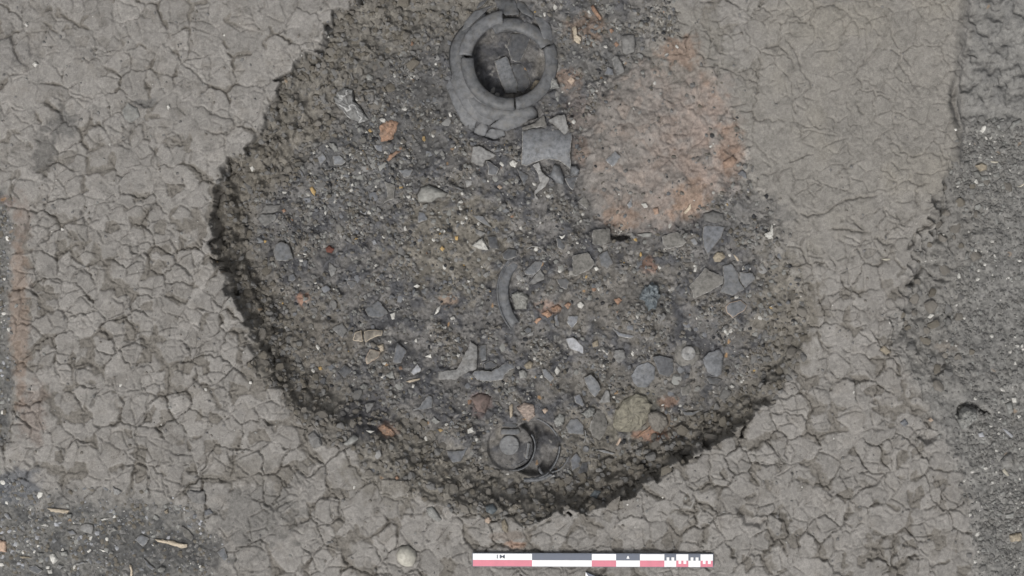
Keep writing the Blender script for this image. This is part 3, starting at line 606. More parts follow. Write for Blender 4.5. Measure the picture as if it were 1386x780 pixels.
# left side of the pit
sherd('pottery_sherd', B_, [(85,345),(120,312),(228,312),(232,350),(150,402)], 'pale', 'pale five sided sherd lying at the foot of the left pit wall')
stone('flat_clay_piece', B_, [(150,245),(260,245),(250,290),(200,308),(110,305)], 'clodg', 'flat grey clay piece touching the pale five sided sherd by the left wall', .012, .05, cat='clay piece')
sherd('pottery_sherd', B_, [(208,575),(225,525),(270,505),(320,530),(352,625),(295,645),(225,640)], 'grey', 'domed dark grey sherd standing proud near the left pit wall', .014, .02, 5)
sherd('pottery_sherd', B_, [(600,650),(655,690),(640,740),(615,760),(595,705)], 'pale', 'upright leaf shaped pale sherd below the red brown pebble')
stone('pebble', B_, [(575,550),(600,530),(640,555),(620,590),(580,580)], 'brick', 'dark red brown pebble in the left half of the pit', .012, cat='pebble')
stone('ochre_fragment', B_, [(460,125),(480,115),(510,150),(500,185),(480,165)], 'yellow', 'bright yellow ochre fragment in the upper left of the pit', .008, cat='ochre')
sherd('pottery_sherd', B_, [(815,288),(850,305),(868,285),(862,318),(835,312)], 'lightblue', 'tiny V shaped whitish rim chip in the dark upper left floor', curv=0)
stone('pebble', B_, [(800,375),(830,362),(852,380),(830,395),(805,390)], 'stone', 'small pale pebble under the V shaped chip', .01, cat='pebble')
sherd('pottery_sherd', B_, [(390,0),(410,10),(428,50),(410,55)], 'blue', 'narrow blue grey sherd at the top of the left pit floor')
sherd('pottery_sherd', B_, [(315,745),(350,730),(370,760),(345,790),(310,780)], 'blue', 'small blue grey sherd below the domed dark sherd')
stone('pebble', (0,0,1), [(338,227),(342,224),(345,229),(341,233)], 'white', 'white pebble on the upper left wall of the pit', .01, cat='pebble')
stone('fired_clay_lump', B_, [(265,285),(285,272),(298,290),(280,305)], 'orange', 'small orange clay grain touching the flat clay piece', .006, cat='fired clay')
# centre top
stone('cobble', C_, [(335,175),(360,125),(410,105),(480,130),(555,165),(540,190),(480,200),(440,230),(340,230)], 'palegreen', 'smooth pale green grey cobble in the upper middle of the pit', .035, .03, True, cat='cobble')
sherd('pottery_sherd', C_, [(100,80),(150,95),(182,110),(175,205),(130,220),(95,240),(125,185),(120,125)], 'dusty', 'brownish curved sherd left of the pale green cobble', .006, .01, 3)
sherd('pottery_sherd', C_, [(345,295),(385,300),(412,350),(340,375)], 'blue', 'dark triangular sherd with white lower edge below the cobble', .008)
sherd('pottery_sherd', J3, [(100,108),(180,120),(240,200),(180,175),(130,140)], 'grey', 'curved grey sherd at the top of the cluster around the white chip', .008, .01, 2)
sherd('pottery_sherd', J3, [(115,200),(195,238),(160,262),(125,240)], 'pale', 'small pale sherd directly above the white pyramid shaped chip', .006)
stone('stone_chip', J3, [(92,325),(170,270),(215,358),(150,350)], 'white', 'bright whitish pyramid shaped chip near the middle of the pit', .02, .1, cat='stone chip')
sherd('pottery_sherd', J3, [(205,262),(268,262),(290,352),(225,345),(212,300)], 'dark', 'dark sherd on the right of the white pyramid shaped chip', .005)
sherd('pottery_sherd', J3, [(308,385),(350,348),(415,358),(412,405),(345,430),(320,420)], 'dark', 'blackish blue sherd on the upper tip of the crescent rim', .022, .014, 4)
sherd('pottery_sherd', C_, [(670,80),(690,70),(728,78),(722,105),(685,125)], 'pale', 'small pale square sherd between the cobble and the grey spool piece', .006)
sherd('pottery_sherd', C_, [(590,110),(665,140),(650,148),(600,128)], 'blue', 'thin dark rim splinter right of the pale green cobble', .008)
stone('ochre_fragment', C_, [(495,555),(510,535),(532,555),(515,575)], 'yellow', 'orange yellow ochre grain lying left of the white pyramid chip', .007, cat='ochre')
stone('ochre_fragment', C_, [(600,470),(625,462),(622,495),(605,495)], 'yellow', 'yellow ochre grain between the ochre grain and the white chip', .006, cat='ochre')
stone('quartz_chip', C_, [(240,400),(255,392),(265,425),(245,428)], 'white', 'tiny white quartz chip below and left of the dark triangular sherd', .008, cat='quartz')
stone('pebble', C_, [(15,500),(40,490),(58,520),(30,530)], 'lightblue', 'small bluish pebble on the left centre of the pit floor', .01, cat='pebble')
# around the buried neck
sherd('pottery_sherd', J3, [(465,505),(545,435),(597,440),(580,490),(530,538),(470,525)], 'grey', 'grey sherd inside the thin ring of the buried neck', .008, group='sherds inside broken vessels')
sherd('pottery_sherd', J3, [(490,590),(580,492),(605,530),(610,560),(530,600)], 'pale', 'pale sherd under the grey one inside the buried neck', .004, group='sherds inside broken vessels')
sherd('pottery_sherd', J3, [(805,395),(915,372),(962,455),(930,490),(830,540),(806,530)], 'dusty', 'thick pale streaked block of pottery in the middle of the pit', .016, .022, 2)
sherd('pottery_sherd', J3, [(690,560),(760,555),(785,580),(765,635),(720,620)], 'dark', 'small dark sherd with white lower edge below the thick block', .006)
sherd('pottery_sherd', M7, [(330,255),(365,235),(390,290),(365,312),(340,300)], 'grey', 'smooth grey sherd immediately right of the thick streaked block', .006)
sherd('pottery_sherd', M7, [(305,155),(375,148),(378,200),(345,215),(305,215)], 'dusty', 'rough earth stained sherd above the thick streaked block', .008)
sherd('pottery_sherd', J3, [(690,270),(720,280),(755,325),(740,360),(700,340)], 'dark', 'small dark sherd half buried right of the thin neck ring', .003)
stone('quartz_chip', J3, [(710,255),(735,270),(755,245),(750,265),(730,282)], 'white', 'tiny white chip by an orange grain above the thick block', .006, cat='quartz')
stone('pebble', J3, [(670,435),(690,420),(710,435),(695,455),(675,450)], 'stone', 'small round pale pebble between neck ring and thick block', .009, cat='pebble')
stone('pebble', J3, [(955,480),(975,470),(992,490),(970,505)], 'white', 'tiny whitish pebble at the lower right corner of the thick block', .009, cat='pebble')
stone('pale_clod', J3, [(375,665),(420,645),(470,660),(500,690),(480,770),(400,775),(385,720)], 'palegreen', 'cracked pale greenish clod lying inside the crescent rim', .02, .1, cat='clod')
# right of the centre
sherd('pottery_sherd', H_, [(85,260),(190,225),(255,300),(225,330),(125,350),(90,310)], 'dusty', 'broad earth stained sherd below the burnt clay patch', .006)
sherd('pottery_sherd', H_, [(278,285),(310,272),(335,310),(310,325)], 'blue', 'tiny square sherd left of the spearhead shaped sherd', .005)
sherd('pottery_sherd', H_, [(375,195),(400,180),(528,190),(500,265),(405,390),(375,330),(365,250)], 'blue', 'large spearhead shaped blue grey sherd right of the burnt patch', .006)
stone('pebble', H_, [(440,405),(470,368),(510,370),(530,405),(495,440),(450,440)], 'tan', 'round brownish pebble with a pale rim below the spearhead sherd', .014, .06, cat='pebble')
sherd('pottery_sherd', H_, [(275,610),(340,540),(385,480),(430,510),(515,540),(515,590),(420,650),(310,700),(292,640)], 'dusty', 'pale ridged sherd, first of the overlapping trio at right', .012, .012, 3)
sherd('pottery_sherd', H_, [(510,470),(570,450),(620,520),(625,570),(665,635),(580,680),(490,650),(520,590)], 'grey', 'broad grey sherd in the middle of the overlapping trio', .006)
sherd('pottery_sherd', H_, [(628,510),(720,520),(742,560),(668,625),(632,572)], 'grey', 'rightmost grey sherd of the overlapping trio', .008)
sherd('pottery_sherd', M7, [(845,465),(860,450),(905,438),(935,460),(925,480),(875,512),(850,490)], 'grey', 'round edged sherd with a cream border below the overlapping trio', .008, edge='peach')
stone('soil_clod', H_, [(370,100),(440,80),(515,100),(520,150),(460,170),(380,150)], 'clodg', 'flat grey clod above the spearhead shaped sherd', .014, .05, True, cat='clod')
stone('lime_crumb', H_, [(800,245),(840,225),(855,175),(870,220),(862,275),(830,282)], 'white', 'whitish lime crumb at the right edge of the pit', .012, .2, cat='lime')
stone('bone_splinter', H_, [(580,385),(600,395),(628,430),(615,435)], 'bone', 'short white bone splinter above the overlapping trio', .006, cat='bone')
stone('pebble', H_, [(845,470),(875,455),(902,470),(875,492),(855,495)], 'stone', 'grey pebble right of the overlapping trio by the pit edge', .012, cat='pebble')
stone('slag_lump', F_, [(660,140),(690,85),(740,65),(790,90),(795,170),(760,260),(715,265),(690,200),(650,180)], 'slag', 'bluish grey craggy slag lump in dark soil right of centre', .035, .18, cat='slag')
sherd('pottery_sherd', F_, [(140,345),(150,300),(225,300),(215,345),(175,390)], 'blue', 'shield shaped blue grey sherd beside the orange clay crumbs', .006)
sherd('pottery_sherd', F_, [(130,460),(185,450),(258,515),(258,570),(160,530)], 'lightblue', 'bright bluish white sherd below the shield shaped sherd', .010)
sherd('pottery_sherd', F_, [(55,300),(75,285),(90,380),(60,370)], 'blue', 'slim upright sherd immediately left of the shield shaped one', .004)
stone('fired_clay_lump', F_, [(470,185),(505,170),(532,190),(500,225)], 'orange', 'bright orange clay bit left of the slag lump', .008, cat='fired clay')
stone('fired_clay_lump', F_, [(120,225),(150,203),(175,215),(150,255)], 'orange', 'rightmost bead in the row of orange clay crumbs', .01, cat='fired clay')
stone('fired_clay_lump', F_, [(30,240),(80,218),(110,240),(95,270),(40,275)], 'orange', 'largest bead in the row of orange clay crumbs', .01, .15, cat='fired clay')
stone('fired_clay_lump', J4, [(795,75),(840,45),(870,85),(840,110)], 'orange', 'second bead from the left in the row of orange clay crumbs', .01, .15, cat='fired clay')
stone('fired_clay_lump', J4, [(742,135),(770,105),(800,110),(760,150)], 'orange', 'leftmost lowest bead in the row of orange clay crumbs', .008, .15, cat='fired clay')
sherd('pottery_sherd', F_, [(465,580),(480,540),(540,535),(558,600),(505,640)], 'pale', 'pentagonal pale sherd with white edges above the paired discs', .008)
stone('stone_chip', F_, [(55,690),(72,650),(95,685),(72,720)], 'white', 'white diamond shaped chip in the lower middle of the pit', .008, cat='stone chip')
sherd('pottery_sherd', J4, [(795,460),(830,465),(885,530),(860,560),(810,520)], 'grey', 'elongated grey sherd beside the white diamond chip', .005)
stone('pebble', F_, [(215,215),(240,195),(265,225),(245,250),(220,240)], 'white', 'round whitish pebble right of the orange clay crumbs', .012, cat='pebble')
stone('pebble', F_, [(320,490),(360,465),(365,510),(325,525)], 'tan', 'pinkish pale pebble right of the bright bluish white sherd', .01, cat='pebble')
sherd('pottery_sherd', F_, [(565,365),(610,362),(612,408),(560,400)], 'blue', 'tiny squarish blue sherd below the slag lump', .004)
sherd('pottery_sherd', F_, [(460,380),(520,420),(620,440),(600,456),(540,452),(500,440)], 'blue', 'thin rim splinter with a white line below the slag lump', .006)
# the discs and knobbed lid at lower right
sherd('pottery_disc', J6, [(175,410),(215,340),(290,310),(345,345),(345,430),(290,495),(225,490),(190,450)], 'grey', 'left hand rounded grey disc sherd overlapped by its darker neighbour', .010, .010, 1.0, edge='grey')
sherd('pottery_sherd', J6, [(325,275),(375,265),(470,290),(475,390),(440,420),(375,395)], 'dark', 'darker straight sided sherd overlapping the rounded disc', .016, .010, 1.0, edge='grey')
sherd('pottery_sherd', J6, [(680,290),(720,245),(800,220),(825,260),(815,400),(775,420),(710,380),(690,330)], 'grey', 'tall rounded grey sherd right of the knobbed lid', .012, .010, 1.5, edge='grey')
sherd('pottery_sherd', J6, [(705,420),(770,425),(825,435),(790,475),(730,465)], 'dark', 'dark crescent sherd tucked under the tall rounded sherd', .003)
sherd('pottery_sherd', J6, [(525,490),(590,470),(600,510),(580,545),(535,550)], 'dusty', 'small dull sherd below the knobbed lid', .004)
sherd('rim_splinter', J6, [(535,660),(610,665),(690,640),(610,690),(550,685)], 'grey', 'thin curved rim splinter standing in the crumbs of the lower right wall', .012, .02, 0)
stone('quartz_chip', J6, [(865,480),(885,470),(910,485),(885,497)], 'white', 'white chip right of the dark crescent sherd', .008, cat='quartz')
# cluster left of the yellow clay
sherd('pottery_sherd', G_, [(155,110),(205,85),(255,140),(278,195),(235,250),(195,210)], 'grey', 'upright oval grey sherd at the top of the cluster left of the yellow clay', .022, .025, 6)
sherd('pottery_sherd', G_, [(310,195),(335,205),(345,285),(260,290)], 'pale', 'pale triangular sherd right of the upright oval sherd', .014)
sherd('pottery_sherd', G_, [(85,240),(130,225),(160,300),(150,315),(100,290)], 'blue', 'blue grey folded sherd left of the pale triangular sherd', .008)
sherd('pottery_sherd', G_, [(205,420),(250,330),(300,340),(325,445),(300,510),(265,555),(215,520),(195,470)], 'dusty', 'large chalk stained oval sherd leaning against the yellow clay', .018, .02, 5)
sherd('pottery_disc', G_, [(30,450),(60,405),(110,395),(155,450),(160,515),(110,510),(40,500)], 'grey', 'flat blue grey disc sherd left of the large chalk stained sherd', .008, .01, 1)
stone('clay_bead', G_, [(145,612),(155,592),(172,586),(190,595),(197,612),(188,632),(170,638),(152,630)], 'grey', 'small round grey clay bead below the flat disc sherd', .012, .02, True, cat='bead')
sherd('rim_splinter', G_, [(235,615),(300,620),(380,645),(360,652),(300,640)], 'grey', 'thin grey rim splinter below the large chalk stained sherd', .012, .02, 0)
stone('yellow_clay_lump', G_, [(375,330),(430,260),(520,225),(600,240),(640,300),(610,400),(560,470),(480,500),(400,490),(355,440)], 'mustard', 'big crumbly yellow clay lump in the lower right of the pit', .03, .11, True, cat='clay lump')
stone('brown_clay_lump', G_, [(600,360),(680,340),(745,385),(755,440),(700,510),(640,480),(605,420)], 'clod', 'smooth brown clay lump joined to the yellow one', .028, .10, True, cat='clay lump')
stone('fired_clay_lump', G_, [(515,540),(560,495),(630,445),(630,465),(570,510)], 'orange', 'thin orange baked strip below the yellow clay lump', .008, cat='fired clay')
stone('bone_splinter', G_, [(380,585),(412,528),(422,535),(395,590)], 'peach', 'short orange splinter below the yellow clay lump', .006, cat='splinter')
stone('pale_clod', G_, [(135,360),(200,310),(240,330),(235,380),(180,395)], 'stone', 'pale knobbly clod between blue folded sherd and flat disc', .018, .12, cat='clod')
# lower middle
sherd('spouted_sherd', J4, [(68,485),(200,470),(285,305),(295,268),(345,305),(342,465),(250,500),(200,540),(68,540)], 'pale', 'large pale triangular sherd with a raised tip in the lower middle', .016, .012, 1.5)
sherd('pottery_sherd', J4, [(360,300),(410,290),(408,400),(372,415),(350,370)], 'grey', 'upright narrow grey sherd between the two large lower middle sherds', .004)
sherd('pottery_sherd', J4, [(390,430),(440,410),(490,440),(440,475),(395,470)], 'dark', 'dark sherd in shade above the thick lipped rim sherd', .002)
stone('stone_chip', J4, [(205,300),(245,320),(225,350)], 'blue', 'tiny bluish chip left of the large pale triangular sherd', .005, cat='stone chip')
stone('red_clay_lump', J4, [(300,660),(370,630),(440,660),(420,720),(400,775),(350,770),(320,720)], 'redclay', 'dull red clay lump below the thick lipped rim sherd', .02, .08, True, cat='clay lump')
stone('banded_stone', J5, [(410,110),(470,75),(530,90),(545,170),(495,215),(450,170)], 'banded', 'pinkish cream banded stone above the buried bowl', .026, .08, cat='stone')
stone('bone_splinter', J5, [(360,100),(385,88),(385,190),(365,185)], 'bone', 'upright cream bone splinter left of the banded stone', .01, cat='bone')
stone('fired_clay_lump', J5, [(590,130),(615,115),(635,130),(610,158)], 'peach', 'small peach clay bead right of the banded stone', .009, cat='fired clay')
sherd('pottery_disc', J4, [(670,190),(700,168),(728,180),(722,212),(690,218)], 'grey', 'small octagonal grey disc beside the lower tip of the crescent rim', .006)
sherd('pottery_sherd', J4, [(690,225),(745,195),(740,225),(700,245)], 'pale', 'small pale sherd touching the octagonal disc', .005)
stone('pebble', J5, [(670,200),(720,150),(755,180),(740,235),(690,250)], 'stone', 'rough pale grey pebble right of the banded stone', .018, .1, cat='pebble')
stone('pebble', J4, [(635,480),(665,468),(700,490),(690,530),(640,535)], 'stone', 'rough grey pebble right of the thick lipped rim sherd', .016, .08, cat='pebble')
stone('pebble', J4, [(670,440),(710,405),(738,425),(725,462),(690,468)], 'tan', 'cream pebble above the rough grey one near the lipped rim sherd', .014, .08, cat='pebble')
# lower left of the pit
sherd('pottery_sherd', E_, [(125,140),(198,128),(165,185),(140,205)], 'pale', 'small pale triangular sherd at the edge of the black soil', .006)
sherd('pottery_sherd', E_, [(455,185),(505,160),(570,75),(600,90),(600,165),(540,180)], 'grey', 'fin shaped grey sherd with white lower edge in the lower left', .012, .012, 2)
sherd('rim_sherd', E_, [(698,465),(760,472),(820,462),(880,395),(835,475),(800,545),(745,555),(710,520)], 'blue', 'blue grey scoop shaped sherd with white rim and thin tail', .012, .01, 4)
stone('cobble', E_, [(0,395),(45,355),(85,380),(50,415),(0,435),(-30,420)], 'stone', 'smooth oblong grey stone at the lower left foot of the wall', .02, .05, True, cat='stone')
stone('pebble', E_, [(845,320),(880,300),(895,335),(850,350)], 'white', 'whitish square pebble above the scoop shaped sherd', .012, cat='pebble')
stone('stone_chip', E_, [(130,325),(195,330),(165,347)], 'white', 'flat white chip under the black soil in the lower left', .006, cat='stone chip')
stone('fired_clay_lump', E_, [(220,310),(245,285),(290,300),(340,350),(320,375),(245,350)], 'orange', 'crumbly orange clay patch by the flat white chip', .01, .2, cat='fired clay')
stone('stone_chip', E_, [(590,255),(610,230),(655,265),(625,285)], 'stone', 'small white tipped stone below the fin shaped sherd', .01, cat='stone chip')
stone('ochre_fragment', E_, [(635,320),(655,312),(675,325),(655,340)], 'yellow', 'yellow ochre grain below the small white tipped stone', .007, cat='ochre')
stone('straw_bit', E_, [(688,652),(695,650),(732,668),(728,672)], 'straw', 'short white straw on the lower pit wall below the scoop sherd', .004, cat='straw')
stone('fired_clay_lump', E_, [(335,660),(350,645),(368,660),(350,675)], 'orange', 'orange clay grain on the lower left wall', .007, cat='fired clay')
# left centre
sherd('pottery_sherd', D_, [(380,200),(480,138),(552,230),(490,265),(410,250)], 'grey', 'broad grey pentagon sherd in the left centre of the pit', .008)
sherd('pottery_sherd', D_, [(150,335),(225,295),(262,350),(230,410)], 'pale', 'pale diamond sherd beside the black soil streak', .008)
sherd('pottery_sherd', D_, [(300,420),(315,365),(360,350),(372,430)], 'creamware', 'cream edged sherd, left half of the cracked pair', .016, .02, edge='bone')
sherd('pottery_sherd', D_, [(378,355),(440,345),(508,350),(505,385),(460,395),(410,420),(388,435)], 'creamware', 'cream edged sherd, right half of the cracked pair', .016, .02, edge='bone')
sherd('pottery_sherd', D_, [(390,545),(420,480),(495,500),(480,540),(400,590)], 'creamware', 'brown grey sherd below the cracked cream edged pair', .01, edge='peach')
stone('pale_lump', D_, [(465,455),(515,445),(522,490),(495,505),(485,470)], 'bone', 'cream lump right under the cracked cream edged pair', .014, .12, cat='lump')
sherd('pottery_sherd', D_, [(580,570),(610,435),(680,490),(640,580),(600,585)], 'blue', 'tall blue grey sherd right of the cream lump', .008)
sherd('pottery_sherd', D_, [(195,640),(240,590),(302,635),(240,690)], 'dark', 'dark diamond sherd below left of the cracked pair', .006)
stone('stone_chip', D_, [(525,665),(580,630),(600,690),(560,688)], 'stone', 'pale triangular chip left of the bluish white sherd', .01, cat='stone chip')
sherd('pottery_sherd', D_, [(705,645),(755,582),(785,630),(730,668)], 'lightblue', 'bluish white sherd above the thin cream bone', .009)
stone('bone_splinter', D_, [(670,710),(720,692),(775,685),(772,698),(700,718)], 'bone', 'thin cream bone lying below the bluish white sherd', .008, cat='bone')
stone('stone_chip', D_, [(560,235),(600,220),(595,270),(575,275)], 'white', 'small white chip touching the broad pentagon sherd', .008, cat='stone chip')
stone('stone_chip', D_, [(870,245),(895,190),(920,172),(905,220)], 'white', 'white leaf shaped chip below an orange clay smear', .008, cat='stone chip')
stone('stone_chip', D_, [(805,535),(850,515),(855,545)], 'white', 'flat white chip left of the large pale triangular sherd', .006, cat='stone chip')
sherd('pottery_sherd', D_, [(250,0),(330,5),(310,45),(285,60)], 'dark', 'dark triangular sherd with a bright tip above the pentagon sherd', .004)
stone('pebble', D_, [(345,740),(375,720),(410,735),(400,765),(360,765)], 'stone', 'pale pebble below the dark diamond sherd', .014, cat='pebble')
stone('pebble', D_, [(725,40),(750,25),(775,38),(750,52)], 'white', 'white oval pebble in the middle left of the floor', .008, cat='pebble')
stone('pebble', D_, [(522,50),(545,38),(568,50),(545,65)], 'stone', 'grey white oval pebble above the broad pentagon sherd', .008, cat='pebble')
stone('ochre_fragment', D_, [(55,610),(75,602),(88,625),(65,630)], 'yellow', 'yellow ochre grain at the left below the black soil streak', .006, cat='ochre')
# upper right
sherd('pottery_sherd', T3, [(455,420),(480,392),(505,405),(552,510),(490,540),(470,470)], 'pale', 'pale triangular sherd upper left of the burnt clay patch', .012)
sherd('pottery_sherd', T3, [(400,530),(430,470),(465,490),(475,535)], 'blue', 'round blue grey sherd leaning on the pale triangular one', .008)
sherd('pottery_sherd', T3, [(625,380),(650,372),(680,395),(670,430)], 'pale', 'small pale green grey sherd at the upper edge of the burnt patch', .008)
stone('bone_fragment', T3, [(180,200),(205,185),(215,250),(245,270),(230,315),(190,290)], 'bone', 'knobbly cream bone fragment right of the broken jar', .014, .12, cat='bone')
stone('fired_clay_rod', T3, [(308,45),(325,35),(350,70),(390,130),(375,145),(320,80)], 'orange', 'curved orange clay rod near the top edge right of the jar', .014, .08, True, cat='fired clay')
stone('fired_clay_lump', T3, [(440,210),(455,200),(475,218),(455,238)], 'orange', 'orange clay grain below the curved orange rod', .008, cat='fired clay')
stone('fired_clay_lump', T3, [(470,310),(490,292),(510,315),(490,335)], 'orange', 'orange clay grain left of the blocky grey clod', .008, cat='fired clay')
stone('fired_clay_lump', T3, [(145,565),(170,540),(200,565),(175,600)], 'peach', 'peach coloured clay bead below right of the broken jar', .011, cat='fired clay')
stone('block_clod', T3, [(525,260),(560,245),(615,245),(625,320),(620,370),(560,388),(530,370)], 'clodg', 'blocky grey clod above the burnt clay patch', .03, .06, True, cat='clod')
sherd('pottery_sherd', P_, [(255,290),(315,235),(348,272),(300,330)], 'grey', 'square grey sherd lying on the burnt clay patch', .006)
sherd('pottery_sherd', P_, [(95,535),(135,500),(165,545),(150,580)], 'dusty', 'brown grey sherd at the lower left corner of the burnt patch', .008)
sherd('pottery_sherd', P_, [(385,550),(410,512),(415,560),(395,575)], 'blue', 'small upright blue grey sherd at the burnt patch lower edge', .008)
stone('stone_chip', P_, [(465,545),(495,540),(508,565),(485,572)], 'white', 'white chip on the lower part of the burnt patch', .008, cat='stone chip')
stone('clay_pebble', P_, [(535,575),(565,565),(570,605),(545,612)], 'pinkclay', 'pinkish clay pebble right of the white chip on burnt patch', .012, cat='pebble')
stone('bone_splinter', P_, [(715,600),(755,545),(760,570),(730,605)], 'bone', 'curved white bone splinter on the lower right of burnt patch', .008, cat='bone')
stone('cobble', P_, [(945,300),(1000,265),(1030,290),(1000,335),(955,335)], 'pinkclay', 'rounded pinkish grey stone at the right edge of burnt patch', .022, .06, True, cat='stone')
stone('bone_splinter', P_, [(440,725),(490,715),(535,715),(525,740),(480,742)], 'stone', 'pale smooth splinter just below the burnt clay patch', .012, .05, True, cat='splinter')
stone('stone_chip', P_, [(1030,370),(1060,345),(1085,365),(1085,400)], 'blue', 'bluish chip in dark soil right of the burnt patch', .012, cat='stone chip')
# sherd group below the broken jar
sherd('pottery_sherd', J2, [(262,410),(320,410),(365,440),(425,470),(380,500),(350,505),(330,555),(245,520)], 'pale', 'irregular grey sherd below left of the broken jar', .018, .014, 2)
sherd('rim_sherd', J2, [(352,510),(375,515),(445,565),(425,612),(365,605),(372,560)], 'dark', 'glossy dark curved rim piece beside the irregular sherd', .02, .012, 10)
stone('pebble', J2, [(515,520),(545,497),(578,520),(560,558),(525,545)], 'white', 'whitish pebble left of the grey spool piece', .014, cat='pebble')
sherd('vessel_neck', J2, [(605,300),(690,280),(790,275),(900,300),(962,310),(945,460),(958,590),(940,560),(870,510),(800,498),(740,505),(640,545),(600,540),(605,420)], 'grey', 'large spool shaped grey vessel neck below the broken jar', .03, .03, 7.5, math.pi / 2)
sherd('pottery_sherd', J2, [(605,278),(690,248),(760,190),(785,270),(690,276),(612,296)], 'dusty', 'earth stained sherd against the top of the spool shaped neck', .02, .012, 2)
sherd('pottery_sherd', J2, [(790,230),(850,195),(905,190),(935,300),(905,332),(840,270)], 'pale', 'pale lobed sherd resting on the spool shaped neck corner', .04, .012, 3)
stone('handle_stub', J2, [(800,620),(830,530),(870,540),(905,630),(900,680),(850,665)], 'grey', 'rounded grey stub below the spool shaped neck', .03, .04, True, cat='handle stub')
sherd('forked_sherd', J2, [(680,540),(725,520),(745,590),(800,635),(770,690),(700,745),(720,780),(700,780),(690,740),(735,660),(710,580)], 'pale', 'forked pale splinter hanging below the spool shaped neck', .018, .012, 0)
stone('handle_stub', J2, [(948,545),(985,540),(1015,575),(1005,612),(945,615)], 'grey', 'grey rounded stub at the lower right corner of the spool', .028, .05, True, cat='handle stub')
sherd('pottery_sherd', J2, [(570,560),(630,600),(655,610),(620,690),(600,640)], 'grey', 'small grey sherd left of the forked splinter', .006)
sherd('pottery_sherd', J2, [(905,630),(1000,615),(965,720),(935,690)], 'dark', 'dark wedge sherd below the grey rounded stub', .004)
stone('pebble', J2, [(465,660),(495,645),(522,665),(495,682)], 'stone', 'flat grey pebble below the whitish pebble', .01, cat='pebble')
stone('fired_clay_lump', J2, [(430,690),(445,675),(470,695),(450,712)], 'peach', 'peach clay grain by the flat grey pebble', .008, cat='fired clay')
stone('pebble', J2, [(85,170),(105,165),(115,195),(98,205)], 'white', 'small whitish pebble left of the jar shoulder', .01, cat='pebble')
# in the broken jar
sherd('pottery_sherd', J1, [(500,330),(530,235),(680,240),(640,340),(590,440),(530,430)], 'dark', 'dark dusty sherd at the back inside the broken jar', .004, group='sherds inside broken vessels')
sherd('pottery_sherd', J1, [(410,430),(500,395),(575,590),(570,660),(490,660),(440,540)], 'grey', 'lighter curved sherd lying lengthwise inside the broken jar', .016, .012, 6, .3, group='sherds inside broken vessels')
sherd('pottery_sherd', J1, [(525,455),(600,450),(640,500),(665,595),(620,660),(570,640)], 'dark', 'dark sherd right of the lighter curved one inside the jar', .004, group='sherds inside broken vessels')
stone('bone_fragment', J1, [(660,630),(700,560),(735,570),(690,640)], 'tan', 'small yellowish white bone fragment inside the jar mouth', .012, .15, cat='bone')
stone('pale_lump', J1, [(750,590),(800,530),(850,560),(870,620),(800,630)], 'stone', 'pale lump clinging to the lower right of the jar rim', .034, .1, cat='lump')
# jar shoulder
for uv, l_, cv in (([(60,540),(85,530),(115,575),(150,640),(192,720),(242,792),(292,850),(262,935),(185,870),(135,770),(75,620)], .02, 2.5), ([(118,470),(200,500),(260,640),(350,720),(470,750),(478,815),(372,886),(285,855),(226,800),(178,730),(138,650),(108,580)], .026, 2.5),
      ([(480,770),(540,765),(690,762),(690,815),(600,888),(500,925),(378,890),(484,815)], .022, 2.5), ([(275,905),(330,855),(370,893),(345,960),(265,945)], .012, 3), ([(350,940),(390,908),(480,920),(490,955),(420,985),(345,965)], .012, 3),
      ([(180,230),(200,160),(270,80),(400,40),(340,95),(240,190)], .014, 2.5), ([(410,0),(560,0),(590,105),(490,115),(430,50)], .012, 3), ([(690,120),(750,130),(810,190),(830,335),(760,290),(725,190)], .030, 4),
      ([(570,0),(620,20),(690,110),(680,130),(600,90),(570,40)], .012, 3), ([(285,60),(310,10),(360,0),(330,40),(292,66)], .012, 3)):
    sherd('shoulder_fragment', J1, uv, 'grey', None, l_, .012, cv, None, 'grey', None, None, 'jar')
# plain ground
stone('cobble', (350,520,3), [(558,690),(575,660),(605,655),(635,675),(643,705),(628,740),(595,742),(565,720)], 'cream', 'round whitish stone on the ground left of the scale bar', .04, .05, True, cat='stone')
for uv, lb in (([(100,100),(108,92),(118,104),(110,116)], 'small white pebble near the top left corner'), ([(130,262),(142,250),(158,262),(145,275)], 'white pebble on the cracked ground left of the pit, upper left'), ([(678,432),(686,424),(692,438),(684,448)], 'tiny white pebble on cracked ground outside the upper left rim')):
    stone('pebble', (0,0,3), uv, 'white', lb, .012, cat='pebble')
stone('flint_piece', (0,0,3), [(495,450),(520,418),(560,440),(568,475),(530,500),(505,485)], 'stone', 'pale flat stone set in the cracked ground left of the pit', .010, .05, cat='stone')
stone('pebble', (350,520,3), [(918,548),(932,538),(946,550),(935,566),(922,562)], 'peach', 'small orange pebble under the bottom rim above the scale bar', .012, cat='pebble')
stone('pebble', (350,520,3), [(920,495),(950,485),(970,510),(950,530),(925,520)], 'slag', 'dark blue grey pebble on the bottom rim above the scale bar', .02, .06, True, cat='pebble')
stone('stone', (350,520,3), [(985,560),(1000,545),(1015,580),(1010,605),(990,590)], 'tan', 'slim brownish stone on the bottom rim above the scale bar', .016, cat='stone')
stone('stone', (350,520,3), [(680,505),(705,495),(745,550),(730,562),(690,535)], 'stone', 'oblong pale stone on the bottom rim, left part', .016, .06, cat='stone')
stone('stone', (350,520,3), [(200,205),(225,190),(250,215),(258,250),(225,262),(205,235)], 'clodg', 'grey blocky stone on the lower left rim', .022, .06, cat='stone')
stone('stone_chip', (700,520,3), [(293,455),(315,430),(342,435),(322,468)], 'slag', 'dark blue grey chip near the bottom rim right of the bowl', .012, cat='stone chip')
stone('stone', (1036,260,3), [(462,640),(480,622),(512,650),(490,662)], 'tan', 'yellowish stone on the ground right of the pit', .012, cat='stone')
